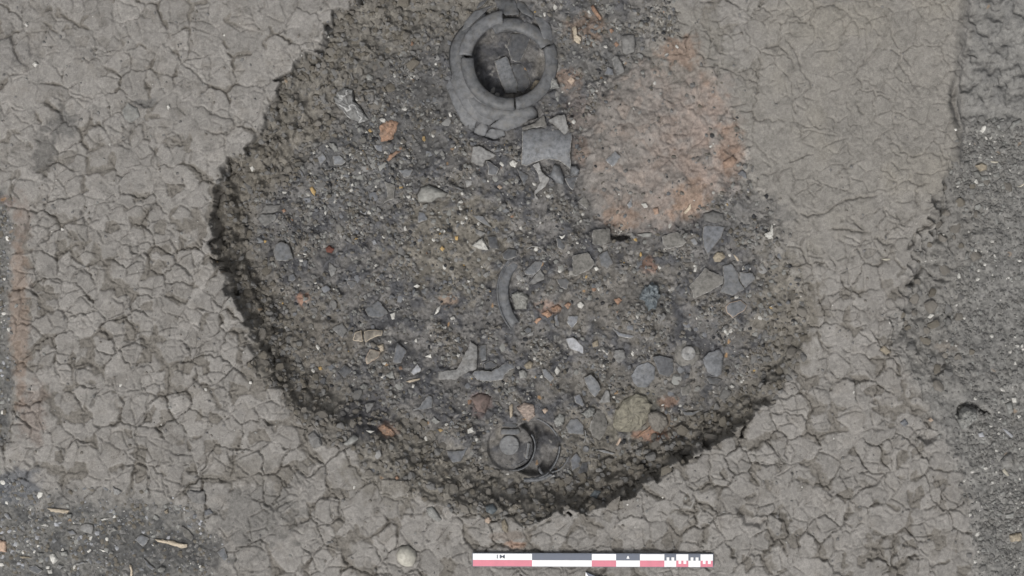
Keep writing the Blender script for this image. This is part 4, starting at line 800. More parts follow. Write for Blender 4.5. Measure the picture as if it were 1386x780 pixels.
stone('stone', (1036,520,3), [(545,155),(565,140),(580,160),(565,175)], 'blue', 'blue grey chip on the ground in the lower right', .01, cat='stone chip')
stone('pebble', (1036,520,3), [(660,145),(670,135),(682,148),(670,155)], 'peach', 'orange pebble on the ground in the lower right', .01, cat='pebble')
# lower left debris
def deb(kind, uv, m_, lb, tile=L1, cat='sherd', h=.010):
    if kind.endswith('sherd'): sherd(kind, tile, uv, m_, lb, .006, .01, 1, cat=cat, group=DEB)
    else: stone(kind, tile, uv, m_, lb, h, .1, cat=cat, group=DEB)
deb('bone_splinter', [(355,265),(450,270),(525,285),(510,310),(380,290)], 'bone', 'flat cream bone at the upper edge of the dark corner soil', cat='bone')
deb('pebble', [(505,310),(545,310),(540,345),(510,335)], 'stone', 'pale pebble touching the flat cream bone', cat='pebble', h=.014)
deb('pottery_sherd', [(610,400),(640,380),(705,395),(700,465),(650,450),(600,430)], 'pale', 'large pale grey sherd in the dark corner soil')
deb('stone_chip', [(825,450),(860,402),(885,435)], 'stone', 'small pale triangle right of the large pale corner sherd', cat='stone chip')
deb('shell_bit', [(310,395),(345,382),(375,402),(340,408)], 'white', 'thin white shell bit left of the large pale corner sherd', cat='shell', h=.006)
deb('stone_chip', [(855,105),(925,140),(890,170),(860,165)], 'pale', 'pale triangular chip on grey ground above the corner debris', cat='stone chip')
deb('tile_fragment', [(-30,508),(48,515),(52,600),(-30,590)], 'tile', 'peach coloured tile fragment cut by the left picture edge', cat='tile', h=.014)
deb('white_stone', [(370,620),(405,605),(440,655),(405,690),(385,665)], 'white', 'largest white stone of the corner debris', cat='stone', h=.014)
deb('white_stone', [(345,700),(375,700),(375,725),(350,725)], 'white', 'upper of two small white stones below the largest white one', cat='stone')
deb('white_stone', [(355,735),(395,725),(400,755),(365,760)], 'white', 'lower of two small white stones below the largest white one', cat='stone')
deb('white_stone', [(455,600),(505,588),(515,625),(465,628)], 'stone', 'pale rounded stone right of the largest white corner stone', cat='stone', h=.014)
deb('stone_chip', [(280,600),(340,605),(290,628)], 'stone', 'pale wedge left of the largest white corner stone', cat='stone chip')
deb('stone_chip', [(440,690),(485,700),(455,725),(430,715)], 'pale', 'grey chip below the pale rounded corner stone', cat='stone chip')
deb('pottery_sherd', [(215,705),(265,695),(325,735),(290,765),(220,735)], 'dark', 'dark sherd at the bottom of the corner debris')
deb('twig', [(140,630),(190,628),(240,640),(170,648)], 'tan', 'short brown twig left of the pale wedge', cat='twig', h=.006)
deb('pottery_sherd', [(505,440),(550,430),(580,460),(530,470)], 'blue', 'blue grey sherd left of the large pale corner sherd')
deb('pottery_sherd', [(30,310),(60,305),(90,350),(60,352)], 'blue', 'blue grey sherd near the left picture edge')
deb('pottery_sherd', [(560,690),(620,668),(665,675),(600,695)], 'grey', 'long thin grey sherd at the bottom of the corner debris')
deb('shell_bit', [(745,580),(760,578),(800,598),(780,600)], 'white', 'thin white shell curl right of the corner debris middle', cat='shell', h=.005)
deb('shell_bit', [(757,352),(800,340),(830,345),(770,362)], 'white', 'thin white sliver above the small pale triangle', cat='shell', h=.006)
deb('bone_splinter', [(975,690),(995,705),(1005,740),(998,785),(985,785),(988,740)], 'bone', 'curved cream bone at the bottom edge of the picture', cat='bone')
deb('pottery_sherd', [(125,505),(170,465),(240,492),(190,560)], 'grey', 'tilted square grey sherd left of the long white bone', L2)
deb('bone', [(275,500),(320,503),(400,510),(470,532),(525,540),(520,560),(490,570),(430,555),(350,528),(300,520)], 'bone', 'long whitish bone in black soil of the corner', L2, 'bone', .012)
deb('pottery_sherd', [(480,400),(530,430),(570,480),(550,515),(495,475)], 'dusty', 'pinkish grey leaf shaped sherd above the long white bone', L2)
deb('clay_block', [(510,145),(540,130),(655,140),(655,235),(560,225)], 'clodg', 'square grey clay block above the pinkish leaf sherd', L2, 'clay block', .012)
deb('stone_chip', [(650,285),(690,270),(720,305),(655,325)], 'blue', 'blue grey chip below the square clay block', L2, 'stone chip')
deb('pebble', [(345,290),(375,270),(380,305),(360,312)], 'tan', 'yellowish pebble left of the square clay block', L2, 'pebble')
deb('stone_chip', [(262,345),(275,312),(312,340),(300,360)], 'stone', 'pale chip below the yellowish pebble', L2, 'stone chip')
deb('pebble', [(295,720),(325,700),(360,715),(350,755),(300,750)], 'stone', 'pale pebble near the bottom edge below the long bone', L2, 'pebble', .016)
deb('pottery_sherd', [(190,640),(240,690),(280,720),(260,740),(215,700)], 'blue', 'long blue grey sherd below the tilted square sherd', L2)
deb('pottery_sherd', [(745,600),(800,560),(830,640),(805,668)], 'grey', 'grey sherd at the right end of the black corner soil', L2)
# right hand strip
stone('white_stone', R_, [(420,230),(435,200),(460,195),(455,230),(440,245)], 'white', 'bright white stone on the right hand strip', .014, cat='stone')
stone('curved_stone', R_, [(610,215),(630,175),(690,150),(700,165),(650,200),(620,225)], 'stone', 'curved grey stone at the right picture edge, upper part', .016, .05, True, cat='stone')
stone('cobble', R_, [(385,460),(430,440),(470,460),(465,490),(420,500)], 'tan', 'tan stone in the upper gravel of the right strip', .016, .06, cat='stone')
stone('cobble', R_, [(378,500),(410,495),(425,535),(385,542)], 'stone', 'grey cobble below the tan stone', .016, .06, cat='stone')
stone('cobble', R_, [(425,530),(470,525),(475,555),(430,560)], 'stone', 'grey cobble right of the one below the tan stone', .014, .06, cat='stone')
stone('cobble', R_, [(500,520),(545,500),(555,530),(520,545)], 'stone', 'flat grey cobble rightmost in the row under the tan stone', .014, .06, cat='stone')
stone('cobble', R_, [(545,350),(575,330),(598,350),(585,380),(555,380)], 'gravel', 'dark grey cobble above the white straw in the right strip', .016, .06, cat='stone')
stone('cobble', R_, [(380,725),(415,710),(435,730),(410,755),(385,750)], 'stone', 'grey cobble at the lower end of the upper gravel', .014, .06, cat='stone')
stone('straw_bit', R_, [(490,431),(545,434),(546,439),(490,437)], 'straw', 'straight white straw among the upper gravel', .004, cat='straw')
stone('straw_bit', R_, [(665,600),(690,592),(712,578),(714,583),(692,602)], 'straw', 'bent white straw at the right picture edge', .004, cat='straw')
stone('earth_chunk', RR, [(166,150),(178,108),(200,92),(240,106),(248,138),(212,167),(182,182)], 'stone', 'large earth chunk beside a dark hollow in the lower right', .055, .11, True, cat='clod')
stone('cobble', RR, [(360,80),(385,70),(395,110),(375,125)], 'stone', 'smooth grey cobble near the right edge above lower gravel', .02, .05, True, cat='stone')
stone('earth_chunk', RR, [(340,310),(365,285),(385,278),(400,340),(350,338)], 'gravel', 'dark triangular earth chunk at the right edge of lower gravel', .025, .06, cat='clod')
stone('straw_bit', RR, [(348,350),(360,343),(378,370),(372,373),(358,355)], 'straw', 'cream curled straw by the dark triangular chunk', .006, cat='straw')
stone('cobble', RR, [(375,612),(425,600),(432,636),(385,642)], 'tan', 'pale broken stone at the lower right edge', .02, .1, cat='stone')
stone('cobble', RR, [(360,530),(395,520),(395,542),(365,546)], 'stone', 'pale flat cobble in the lower right gravel', .012, .06, cat='stone')
stone('cobble', RR, [(340,65),(352,58),(362,72),(350,80)], 'stone', 'small pale square stone left of the smooth grey cobble', .012, cat='stone')
stone('cobble', RR, [(388,55),(405,52),(405,75),(392,76)], 'white', 'small whitish square stone above the smooth grey cobble', .012, cat='stone')
stone('stone_chip', RR, [(350,182),(360,182),(395,212),(385,218)], 'lightblue', 'pale bluish sliver below the smooth grey cobble', .006, cat='stone chip')
stone('stone_chip', RR, [(252,200),(270,194),(278,214),(255,216)], 'lightblue', 'pale bluish chip below the large earth chunk', .008, cat='stone chip')
stone('quartz_chip', (1036,260,3), [(656,508),(672,490),(688,500),(668,516)], 'white', 'white quartz chip on the clods right of the pit', .01, cat='quartz')
stone('straw_bit', (1036,260,3), [(470,272),(505,270),(506,275),(480,277)], 'straw', 'short pale straw on smooth ground right of the pit', .004, cat='straw')
# ------------------------------------------------------------------ vessels: hollows and seats
def disc(cx, cy, r, n=28): return [(cx + r * math.cos(2 * math.pi * k / n), cy + r * math.sin(2 * math.pi * k / n)) for k in range(n)]
JAR = (690, 84); ZJ = samp(z0, 690, 150) + .045                     # height of the jar's rim
def set_floor(poly, zf, soft=3, rough=.012):
    xs = [p[0] for p in poly]; ys = [p[1] for p in poly]
    i0, i1 = np.searchsorted(gx, [min(xs) - 20, max(xs) + 20]); j0, j1 = np.searchsorted(gy, [min(ys) - 20, max(ys) + 20]); sl = (slice(j0, j1), slice(i0, i1))
    t = sstep(-soft, soft, sdist(PX[sl], PY[sl], poly))
    Z[sl] = lerp(Z[sl], zf + rough * (nb[sl] + .5 * n12[sl]) + .006 * dome(e4, 6.2, r4, .1)[sl], t)
set_floor(disc(*JAR, 53), ZJ - .115)
BOWL = (692, 605); ZB = samp(z0, 692, 605)
set_floor(disc(*BOWL, 32), ZB - .012, 2, .006)
set_floor(disc(722, 607, 36), ZB - .055, 2, .014)
set_floor(disc(*BOWL, 31), ZB - .014, 2, .006)
NECK = (723, 353); ZN = samp(z0, 723, 353)
set_floor(disc(*NECK, 19), ZN - .008, 2, .006)
LID = (930, 479); ZL = samp(z0, 930, 479)
# seat every find, then press the ground under it
SEATED = []
for jb in JOBS:
    poly = jb[2]; rnd = random.Random(int(poly[0][0] * 131 + poly[0][1] * 977))
    cx, cy, sx, sy, zc = seat_plane(poly)
    if jb[0] == 'sherd':
        if jb[12] == 'jar':
            d = Vector((cx - JAR[0], JAR[1] - cy)); L = d.length; d /= L
            sx, sy = -d.x * .30, -d.y * .30; zc = ZJ - .012 - (L - 62) / S * .45 - jb[5]
        SEATED.append((jb, cx, cy, sx, sy, zc, rnd))
    else: SEATED.append((jb, cx, cy, sx, sy, zc, rnd))
for jb, cx, cy, sx, sy, zc, rnd in SEATED:
    if jb[0] == 'sherd': press(jb[2], cx, cy, sx, sy, zc + jb[5], 1.2, .004 + .3 * jb[6])
    else: press(jb[2], cx, cy, sx, sy, zc, 1.0, .001)
press([(638,748),(967,748),(967,769),(638,769)], 802, 758, 0, 0, .004, 1.0, .006)
Z *= np.where(fadeout < 1, .35 + .65 * fadeout, 1)

# ------------------------------------------------------------------ the ground, split into its kinds of surface
VX = (GX - 693) / S; VY = (390 - GY) / S
allv = np.stack([VX, VY, Z], -1).reshape(-1, 3); allc = np.concatenate([colr, one[..., None]], -1).reshape(-1, 4)
reg = np.zeros(PX.shape, np.int8)                                    # 0 ground
reg[m_right > .5] = 1; reg[(m_ll > .5) & (m_right <= .5)] = 2
reg[(dp > 0)] = 3; reg[(dp > 0) & (m_wall > .5)] = 4; reg[(m_burnt > .5)] = 5
idx = np.arange(NX * NY).reshape(NY, NX)
quads = np.stack([idx[1:, :-1], idx[1:, 1:], idx[:-1, 1:], idx[:-1, :-1]], -1).reshape(-1, 4)
freg = reg[:-1, :-1].reshape(-1)
NAMES = {0: 'ground', 1: 'gravel_ground', 2: 'debris_ground', 3: 'pit_floor', 4: 'pit_wall', 5: 'burnt_clay_ground'}
for rid in range(6):
    q = quads[freg == rid]
    if not len(q): continue
    u, inv = np.unique(q, return_inverse=True); inv = inv.reshape(-1).astype(np.int32)
    me = bpy.data.meshes.new(NAMES[rid]); me.vertices.add(len(u)); me.vertices.foreach_set('co', allv[u].astype(np.float32).ravel())
    me.loops.add(len(inv)); me.loops.foreach_set('vertex_index', inv)
    me.polygons.add(len(q)); me.polygons.foreach_set('loop_start', np.arange(0, len(inv), 4, dtype=np.int32))
    me.polygons.foreach_set('use_smooth', np.ones(len(q), bool)); me.update(calc_edges=True)
    ca = me.color_attributes.new('Col', 'FLOAT_COLOR', 'POINT'); ca.data.foreach_set('color', allc[u].astype(np.float32).ravel())
    link(NAMES[rid], me, [SOIL], kind='structure')

# ------------------------------------------------------------------ vessels
def arc_mesh(prof, a0, a1, rnd, n=40, ragged=2.5, wob=.0, chip=0):
    """a sector of a turned vessel; prof = closed loop of (radius px, height m)"""
    m = len(prof); V = []; F = []
    off0 = [rnd.uniform(-ragged, ragged) for _ in prof]; off1 = [rnd.uniform(-ragged, ragged) for _ in prof]
    for k in range(n + 1):
        t = k / n
        for j, (r, z) in enumerate(prof):
            w = max(0, 1 - t * 8) * off0[j] + max(0, 1 - (1 - t) * 8) * off1[j]
            a = math.radians(a0 + (a1 - a0) * t + w); rr = (r + wob * math.sin(a * 5)) / S
            cz = chip * max(0, mnoise.noise(Vector((a * 4 + a0, a1, 0))) + .5 * mnoise.noise(Vector((a * 13 + a0, a1, 5)))) if z > -.02 else 0
            V.append((rr * math.cos(a), rr * math.sin(a), z - cz))
    for k in range(n):
        for j in range(m):
            q = (j + 1) % m; F.append((k * m + j, k * m + q, (k + 1) * m + q, (k + 1) * m + j))
    F.append(tuple(range(m))[::-1]); F.append(tuple(n * m + j for j in range(m)))
    return mesh('arc', V, F, True)
def fix(o):
    bm = bmesh.new(); bm.from_mesh(o.data); bmesh.ops.recalc_face_normals(bm, faces=bm.faces); bm.to_mesh(o.data); bm.free(); return o
def empty(name, loc, label, cat, group=None):
    o = link(name, None, label=label, cat=cat, group=group, loc=loc); o.empty_display_size = .05; return o
rj = random.Random(5)
jar = empty('broken_jar', world(*JAR, ZJ), 'big broken grey jar seen from above with its thick ring rim at the top edge', 'jar')
RIMPROF = [(50.5,-.06),(48.5,-.018),(49,-.008),(50.5,-.002),(54,.0015),(59,.002),(63,-.002),(65.8,-.008),(66.6,-.013),(65.5,-.018),(62,-.024),(58,-.03),(56,-.06)]
jm = mat('jar_ware', (.096, .098, .102), .5, var=.2, scale=40, dust=.5)
MATS_PAR = {'jar': jar}
for a0, a1, dx, dy, dz, s in ((98,173,-1.5,2.5,.004,1.03),(174.3,276.5,0,0,0,1.0),(279,382,0,0,-.002,.985),(30,114,0,-6,-.010,1.0)):
    o = fix(link('rim_fragment', arc_mesh([(r * s, z) for r, z in RIMPROF], a0, a1, rj, 40, 1.1, .3, .003), [jm], jar)); o.location = (dx / S, -(-dy) / S, dz)
fix(link('shoulder', arc_mesh([(60,-.03),(67,-.022),(74,-.028),(80,-.040),(83,-.056),(60,-.06)], 118, 296, rj, 50, 4, 2.0, .006), [jm], jar))
# jar finished below together with its shoulder fragments
bowl = empty('buried_bowl', world(*BOWL, ZB), 'buried grey bowl with round base disc and thin ring walls near the bottom rim', 'bowl')
bowl.rotation_euler = (.10, -.13, 0)
WALL = [(31,-.03),(32.2,.006),(33,.012),(34.2,.010),(34,-.03)]
fix(link('wall', arc_mesh(WALL, 198, 392, rj, 64, 1.5, .4, .014), [M['grey']], bowl))
base = fix(link('base_disc', arc_mesh([(.05,-.012),(.05,.0025),(3,.003),(6,.002),(7.5,.0032),(10,.0022),(12.2,.003),(13.6,.001),(14,-.012)], 0, 359.9, rj, 40, 0), [mat('disc_ware', (.15, .152, .155), .7)], bowl)); base.location = (-3 / S, 2 / S, -.004)
fix(link('inner_wall', arc_mesh([(25,-.03),(25.6,-.004),(27,-.002),(27.6,-.03)], 225, 320, rj, 30, 3, .3, .012), [M['dark']], bowl))
outer = empty('outer_vessel', world(716, 606, ZB), 'larger broken vessel wall curving round the right side of the buried bowl', 'vessel')
for a0, a1, r in ((22, 76, 41), (-48, 2, 42), (-98, -52, 43)):
    fix(link('wall_fragment', arc_mesh([(r - 1.6,-.04),(r - .6,.004),(r + .4,.008),(r + 1.3,.005),(r + 1.2,-.04)], a0, a1, rj, 24, 3, .6, .018), [M['grey']], outer))
def solo_arc(name, px, py, z, prof, a0, a1, m, label, cat, rg=2.5):
    o = fix(link(name, arc_mesh(prof, a0, a1, rj, 40, rg, .5, .006), [M[m]], None, label, cat, 'curved rim pieces')); o.location = world(px, py, z); return o
solo_arc('crescent_rim_sherd', 745, 397, samp(Z, 680, 400) + .016, [(57,-.02),(57.6,-.002),(59,.003),(63,.004),(67,.002),(70,-.003),(71,-.007),(71.6,-.002),(72.4,.001),(73.6,.0),(74.2,-.02)], 138, 222, 'grey', 'long crescent shaped grey rim sherd in the middle of the pit', 'rim sherd')
solo_arc('buried_neck', 723, 353, ZN, [(18.4,-.02),(18.8,.006),(20,.006),(20.4,-.02)], 22, 125, 'pale', 'thin ring edge of a small neck buried beside the crescent rim', 'vessel neck', 4)
solo_arc('curved_sherd', 716, 592, ZB + .006, [(57,-.03),(57.5,.0),(60,.003),(62.5,-.002),(63,-.03)], -97, -58, 'grey', 'long curved wall sherd under the larger broken vessel wall', 'wall sherd')
solo_arc('curved_sherd', 776, 632, samp(Z, 780, 640) + .008, [(20,-.03),(20.5,.004),(22,.005),(22.5,-.03)], 235, 320, 'dark', 'dark curved wall sherd with pale rim right of the larger vessel wall', 'wall sherd')
solo_arc('curved_sherd', 772, 590, samp(Z, 785, 600) + .006, [(20,-.02),(20.5,.003),(21.6,.003),(22,-.02)], -30, 22, 'pale', 'thin pale rim sherd under the flat blue grey disc', 'wall sherd')
solo_arc('curved_sherd', 738, 606, ZB + .002, [(34,-.03),(34.5,.004),(36,.005),(36.6,-.03)], -78, -22, 'grey', 'upright curved wall sherd standing outside the larger vessel wall', 'wall sherd', 5)
solo_arc('curved_sherd', 700, 616, samp(Z, 700, 660) + .004, [(43,-.03),(43.5,.002),(46.5,.004),(47,-.03)], 246, 292, 'dusty', 'earth stained curved wall sherd lowest below the buried bowl', 'wall sherd', 5)
solo_arc('curved_sherd', 744, 628, samp(Z, 744, 640) - .004, [(14,-.03),(14.5,.004),(18,.006),(18.6,-.03)], 200, 300, 'dark', 'small dark curved sherd inside the ring of larger vessel sherds', 'wall sherd', 6)
sherd_rows = [('lip_sherd', J5, [(300,265),(430,262),(440,285),(420,305),(300,305)], 'grey', 'short thick grey lip sherd above the round base disc', .012, .014, 2.0, 1.57, 'fract', 'sherd', 'sherds inside broken vessels'),
  ('wall_sherd', J5, [(470,470),(490,360),(508,365),(490,475)], 'grey', 'upright narrow sherd standing inside the buried bowl', .010, .02, 0, 0, 'fract', 'sherd', 'sherds inside broken vessels'),
  ('wall_sherd', J5, [(290,200),(330,190),(420,240),(410,255),(310,250)], 'dark', 'dark sherd behind the short thick lip sherd', .004, .012, 2, 0, 'fract', 'sherd', 'sherds inside broken vessels'),
  ('wall_sherd', J5, [(790,480),(830,430),(865,470),(855,530),(800,560)], 'blue', 'blue grey sherd lying right of the larger vessel wall', .008, .012, 3, 0, 'fract', 'sherd', 'sherds scattered on the pit floor'),
  ('wall_sherd', J5, [(840,570),(870,500),(915,490),(915,560),(880,605)], 'dark', 'dark sherd right of the blue grey one by the vessel wall', .008, .012, 3, 0, 'fract', 'sherd', 'sherds scattered on the pit floor'),
  ('wall_sherd', J5, [(625,600),(680,585),(685,598),(630,614)], 'fract', 'small pale bar shaped sherd inside the larger vessel wall', .010, .01, 0, 0, 'fract', 'sherd', 'sherds inside broken vessels')]
for r_ in sherd_rows:
    poly = Tl(*r_[1], r_[2]); cx, cy, sx, sy, zc = seat_plane(poly)
    SEATED.append((('sherd', r_[0], poly, r_[3], r_[4], r_[5], r_[6], r_[7], r_[8], r_[9], r_[10], r_[11], None, (0, 0), None), cx, cy, sx, sy, zc, random.Random(len(SEATED))))
# thick lipped rim sherd: body and lip
lr = empty('lipped_rim_sherd', world(670, 507, samp(Z, 670, 507) + .012), 'thick lipped grey rim sherd beside the large pale triangular sherd', 'rim sherd', 'curved rim pieces')
for nm, uv, top, th, cv, mm in (('body', [(420,556),(520,540),(545,500),(585,465),(610,462),(560,598),(520,605),(470,600)], .0, .018, 3, 'dusty'), ('lip', [(305,500),(325,478),(380,476),(440,484),(490,460),(540,425),(590,428),(612,445),(608,465),(575,470),(545,498),(520,540),(470,548),(410,552),(340,545)], .012, .024, 5, 'grey')):
    poly = Tl(*J4, uv); V, F, sm, mi = slab_mesh(poly, 670, 507, 0, 0, top, th, cv, 1.2, rj)
    link(nm, mesh(nm, V, F, sm, mi), [M[mm], M['fract']], lr)
# knobbed lid
lid = empty('knobbed_lid', world(*LID, ZL), 'round dusty lid with a pale round knob at its centre, lower right', 'lid')
fix(link('plate', arc_mesh([(.05,-.01),(.05,.016),(9,.016),(12,.013),(16,.006),(18.6,-.002),(18,-.012)], 0, 359.9, rj, 40, 0), [M['dusty']], lid))
kn = fix(link('knob', arc_mesh([(.05,.01),(.05,.027),(6,.028),(8.6,.029),(9.8,.027),(10,.02),(9.6,.01)], 0, 359.9, rj, 32, 0), [M['pale']], lid)); kn.location = (1 / S, 1 / S, 0)

# ------------------------------------------------------------------ sherds and stones
for jb, cx, cy, sx, sy, zc, rnd in SEATED:
    if jb[0] == 'sherd':
        _, name, poly, m_, label, lift, thick, curv, cdir, edge, cat, group, parent, tilt, pl = jb
        cd = rnd.uniform(0, 3.14) if cdir is None else cdir
        if parent == 'jar': cd = math.atan2(JAR[1] - cy, cx - JAR[0]) + 1.57
        V, F, sm, mi = slab_mesh(poly, cx, cy, sx + rnd.uniform(-.05, .05), sy + rnd.uniform(-.05, .05), lift, thick, curv, cd, rnd)
        mm = jm if parent == 'jar' else M[m_]
        o = link(name, mesh(name, V, F, sm, mi), [mm, M[edge] if parent != 'jar' else jm], None, label, cat, group)
        o.location = world(cx, cy, zc)
        if parent == 'jar': o.parent = jar; o.location = Vector(world(cx, cy, zc)) - jar.location
    else:
        _, name, poly, m_, label, height, facet, smooth, cat, group, parent = jb
        V, F, s_ = lump_mesh(poly, cx, cy, sx, sy, 0, height, rnd, facet, smooth)
        o = link(name, mesh(name, V, F, s_), [M[m_]], None, label, cat, group); o.location = world(cx, cy, zc)

# ------------------------------------------------------------------ scale bar and north arrow
def box(name, x0, x1, y0, y1, z0_, z1_, m_, parent, o_):
    V = [((x - o_[0]) / S, (o_[1] - y) / S, z) for z in (z0_, z1_) for x, y in ((x0, y1), (x1, y1), (x1, y0), (x0, y0))]
    F = [(3, 2, 1, 0), (4, 5, 6, 7), (0, 1, 5, 4), (1, 2, 6, 5), (2, 3, 7, 6), (3, 0, 4, 7)]
    return link(name, mesh(name, V, F, False), [m_], parent)
def paint(key, c, r=.45): return mat(key, c, r, var=.02, scale=30, spec=.4, bump=.05, dust=.12)
PW, PR, PK = paint('white_paint', (.80, .80, .80)), paint('red_paint', (.60, .19, .245)), paint('black_paint', (.115, .13, .165))
BO = (802.5, 758.6); ZS = .016
bar = empty('scale_bar', (*world(*BO, ZS)[:2], ZS), 'red, white and black one metre scale bar lying on the ground at the bottom', 'scale bar')
bar.rotation_euler = (0, 0, -.0035)
box('board', 639.6, 965.4, 749.2, 767.6, -.013, .0, PK, bar, BO)
XB = [640.4, 720.3, 801, 833.8, 866, 899, 915, 931.4, 947.8, 964.5]
for k in range(9):
    up_, dn = (PW, PR) if k % 2 == 0 else (PK, PW)
    for nm, mm, y0_, y1_ in (('upper_block', up_, 750, 758.5), ('lower_block', dn, 758.6, 767)):
        b = box(nm, XB[k] + .05, XB[k + 1] - .05, y0_, y1_, .0003, .0009, mm, bar, BO)
        if k >= 5 and mm is not PW:
            for t0, t1 in ((.19, .41), (.60, .83)):
                w_ = XB[k + 1] - XB[k]
                ya, yb_ = (754.2, 758.45) if mm is PK else (758.65, 762.9)
                box('tooth', XB[k] + w_ * t0, XB[k] + w_ * t1, ya, yb_, .0010, .0015, PW, b, BO)
        if k == 3 and mm is PK:
            V = [((x - BO[0]) / S, (BO[1] - y) / S, z) for z in (.0010, .0015) for x, y in ((847.8, 756.2), (851.8, 756.2), (850.6, 752.6), (849.2, 752.6))]
            link('white_mark', mesh('mark', V, [(3, 2, 1, 0), (4, 5, 6, 7), (0, 1, 5, 4), (1, 2, 6, 5), (2, 3, 7, 6), (3, 0, 4, 7)], False), [PW], b)
        if k == 0 and mm is PW:
            tcv = bpy.data.curves.new('lettering', 'FONT'); tcv.body = '1M'; tcv.size = .0215; tcv.extrude = .0002; tcv.align_x = 'CENTER'; tcv.align_y = 'CENTER'; tcv.offset = .0004
            tmp = bpy.data.objects.new('tmp_lettering', tcv); lme = bpy.data.meshes.new_from_object(tmp); bpy.data.objects.remove(tmp); bpy.data.curves.remove(tcv); lme.materials.clear()
            to = link('lettering', lme, [PK], b); to.location = ((677.5 - BO[0]) / S, (BO[1] - 754.2) / S, .0012); to.scale = (1.5, 1, 1)
AO = (800, 800)
arr = empty('north_arrow', (*world(*AO, .008)[:2], .008), 'white and dark north arrow whose tip shows at the bottom edge below the scale bar', 'north arrow')
def flat(name, pts, m_, z0_, z1_):
    n = len(pts); V = [((x - AO[0]) / S, (AO[1] - y) / S, z) for z in (z0_, z1_) for x, y in pts]
    F = [tuple(range(n)), tuple(n + k for k in range(n))[::-1]] + [(k, n + k, n + (k + 1) % n, (k + 1) % n) for k in range(n)]
    return fix(link(name, mesh(name, V, F, False), [m_], arr))
flat('white_half', [(792.6, 774.5), (799.9, 785), (799.9, 900), (790.5, 880)], PW, -.008, .001)
flat('dark_half', [(793.2, 774.6), (812, 783), (830, 800), (803, 900), (800.1, 900), (800.1, 785)], PK, -.008, .0005)

# ------------------------------------------------------------------ loose clods, gravel and grit
def blob(seed, sub, amp, flat_=.7):
    bm = bmesh.new(); bmesh.ops.create_icosphere(bm, subdivisions=sub, radius=1.0); r = random.Random(seed)
    d1 = [Vector((r.gauss(0, 1), r.gauss(0, 1), r.gauss(0, 1))).normalized() for _ in range(7)]
    cut = [(Vector((r.gauss(0, 1), r.gauss(0, 1), r.gauss(0, .8))).normalized(), r.uniform(.5, .82)) for _ in range(10)]
    for v in bm.verts:
        p = v.co.copy(); s = 1 + amp * sum(math.sin(3.1 * p.dot(d) + k) for k, d in enumerate(d1)) / 3.0 + r.uniform(-.06, .06)
        q = p * s
        for n_, c_ in cut:
            e = q.dot(n_)
            if e > c_: q -= n_ * (e - c_) * .92
        v.co = Vector((q.x, q.y, q.z * flat_))
    V = [tuple(v.co) for v in bm.verts]; bm.verts.index_update(); F = [tuple(v.index for v in f.verts) for f in bm.faces]; bm.free()
    return np.array(V), F
BLOB = [blob(100 + k, 2, .16) for k in range(8)]; BLOB1 = [blob(200 + k, 1, .2) for k in range(8)]
def ishow(px, py):
    i = int(np.clip(np.searchsorted(gx, px), 0, NX - 1)); j = int(np.clip(np.searchsorted(gy, py), 0, NY - 1)); return j, i
OCC = np.zeros((int(H0) + 80, int(W0) + 80), bool)                   # where the traced finds lie
for jb, *_r in SEATED:
    xs = [p[0] for p in jb[2]]; ys = [p[1] for p in jb[2]]
    a, b, c, d = int(min(xs)) - 2, int(max(xs)) + 3, int(min(ys)) - 2, int(max(ys)) + 3
    yy, xx = np.mgrid[c:d, a:b]; m_ = sdist(xx.astype(float), yy.astype(float), jb[2]) > -3
    yy, xx = yy[m_] + 40, xx[m_] + 40; ok = (yy >= 0) & (yy < OCC.shape[0]) & (xx >= 0) & (xx < OCC.shape[1]); OCC[yy[ok], xx[ok]] = True
for cx, cy, r in ((690, 84, 70), (692, 605, 36), (716, 606, 46), (930, 479, 20)):
    yy, xx = np.mgrid[0:OCC.shape[0], 0:OCC.shape[1]]; OCC |= (xx - 40 - cx) ** 2 + (yy - 40 - cy) ** 2 < r * r
yy, xx = np.mgrid[0:OCC.shape[0], 0:OCC.shape[1]]
OCC[(xx - 40 > 636) & (xx - 40 < 969) & (yy - 40 > 745)] = True
yy_, xx_ = yy - 40, xx - 40
OCC |= (np.abs(np.hypot(xx_ - 745, yy_ - 397) - 65.5) < 10) & (xx_ < 705)
def free(px, py):
    a, b = int(py) + 40, int(px) + 40
    return 0 <= a < OCC.shape[0] and 0 <= b < OCC.shape[1] and not OCC[a, b]
class Bag:
    def __init__(s): s.V = []; s.F = []; s.mi = []; s.n = 0
    def add(s, px, py, r, bl, mi, sink=.35, fl=1.0):
        V, F = bl; z = samp(Z, px, py); a = RNG.uniform(0, 6.28); ca, sa = math.cos(a), math.sin(a); ra = r * RNG.uniform(.75, 1.25) / S; rb = r * RNG.uniform(.75, 1.15) / S
        rz = r * fl / S
        x = V[:, 0] * ra; y = V[:, 1] * rb; w = world(px, py, z)
        s.V.append(np.stack([x * ca - y * sa + w[0], x * sa + y * ca + w[1], V[:, 2] * rz + w[2] + rz * (.7 - sink * 1.4) * .6], -1))
        s.F += [tuple(i + s.n for i in f) for f in F]; s.mi += [mi] * len(F); s.n += len(V)
    def build(s, name, mats_, label, cat, smooth=False):
        return link(name, mesh(name, np.concatenate(s.V), s.F, smooth, s.mi), mats_, None, label, cat, kind='stuff')
def sample_mask(mask, n):
    w = (mask * (PX > -25) * (PX < W0 + 25) * (PY > -25) * (PY < H0 + 25)).astype(float); 
    cell = np.outer(np.gradient(gy), np.gradient(gx)); w = (w * cell).ravel(); c = np.cumsum(w); c /= c[-1]
    k = np.searchsorted(c, RNG.random(n)); return list(zip(PX.ravel()[k] + RNG.uniform(-1, 1, n), PY.ravel()[k] + RNG.uniform(-1, 1, n)))
CL = [mesh('clod_%d' % k, *BLOB[k], False) for k in range(8)]
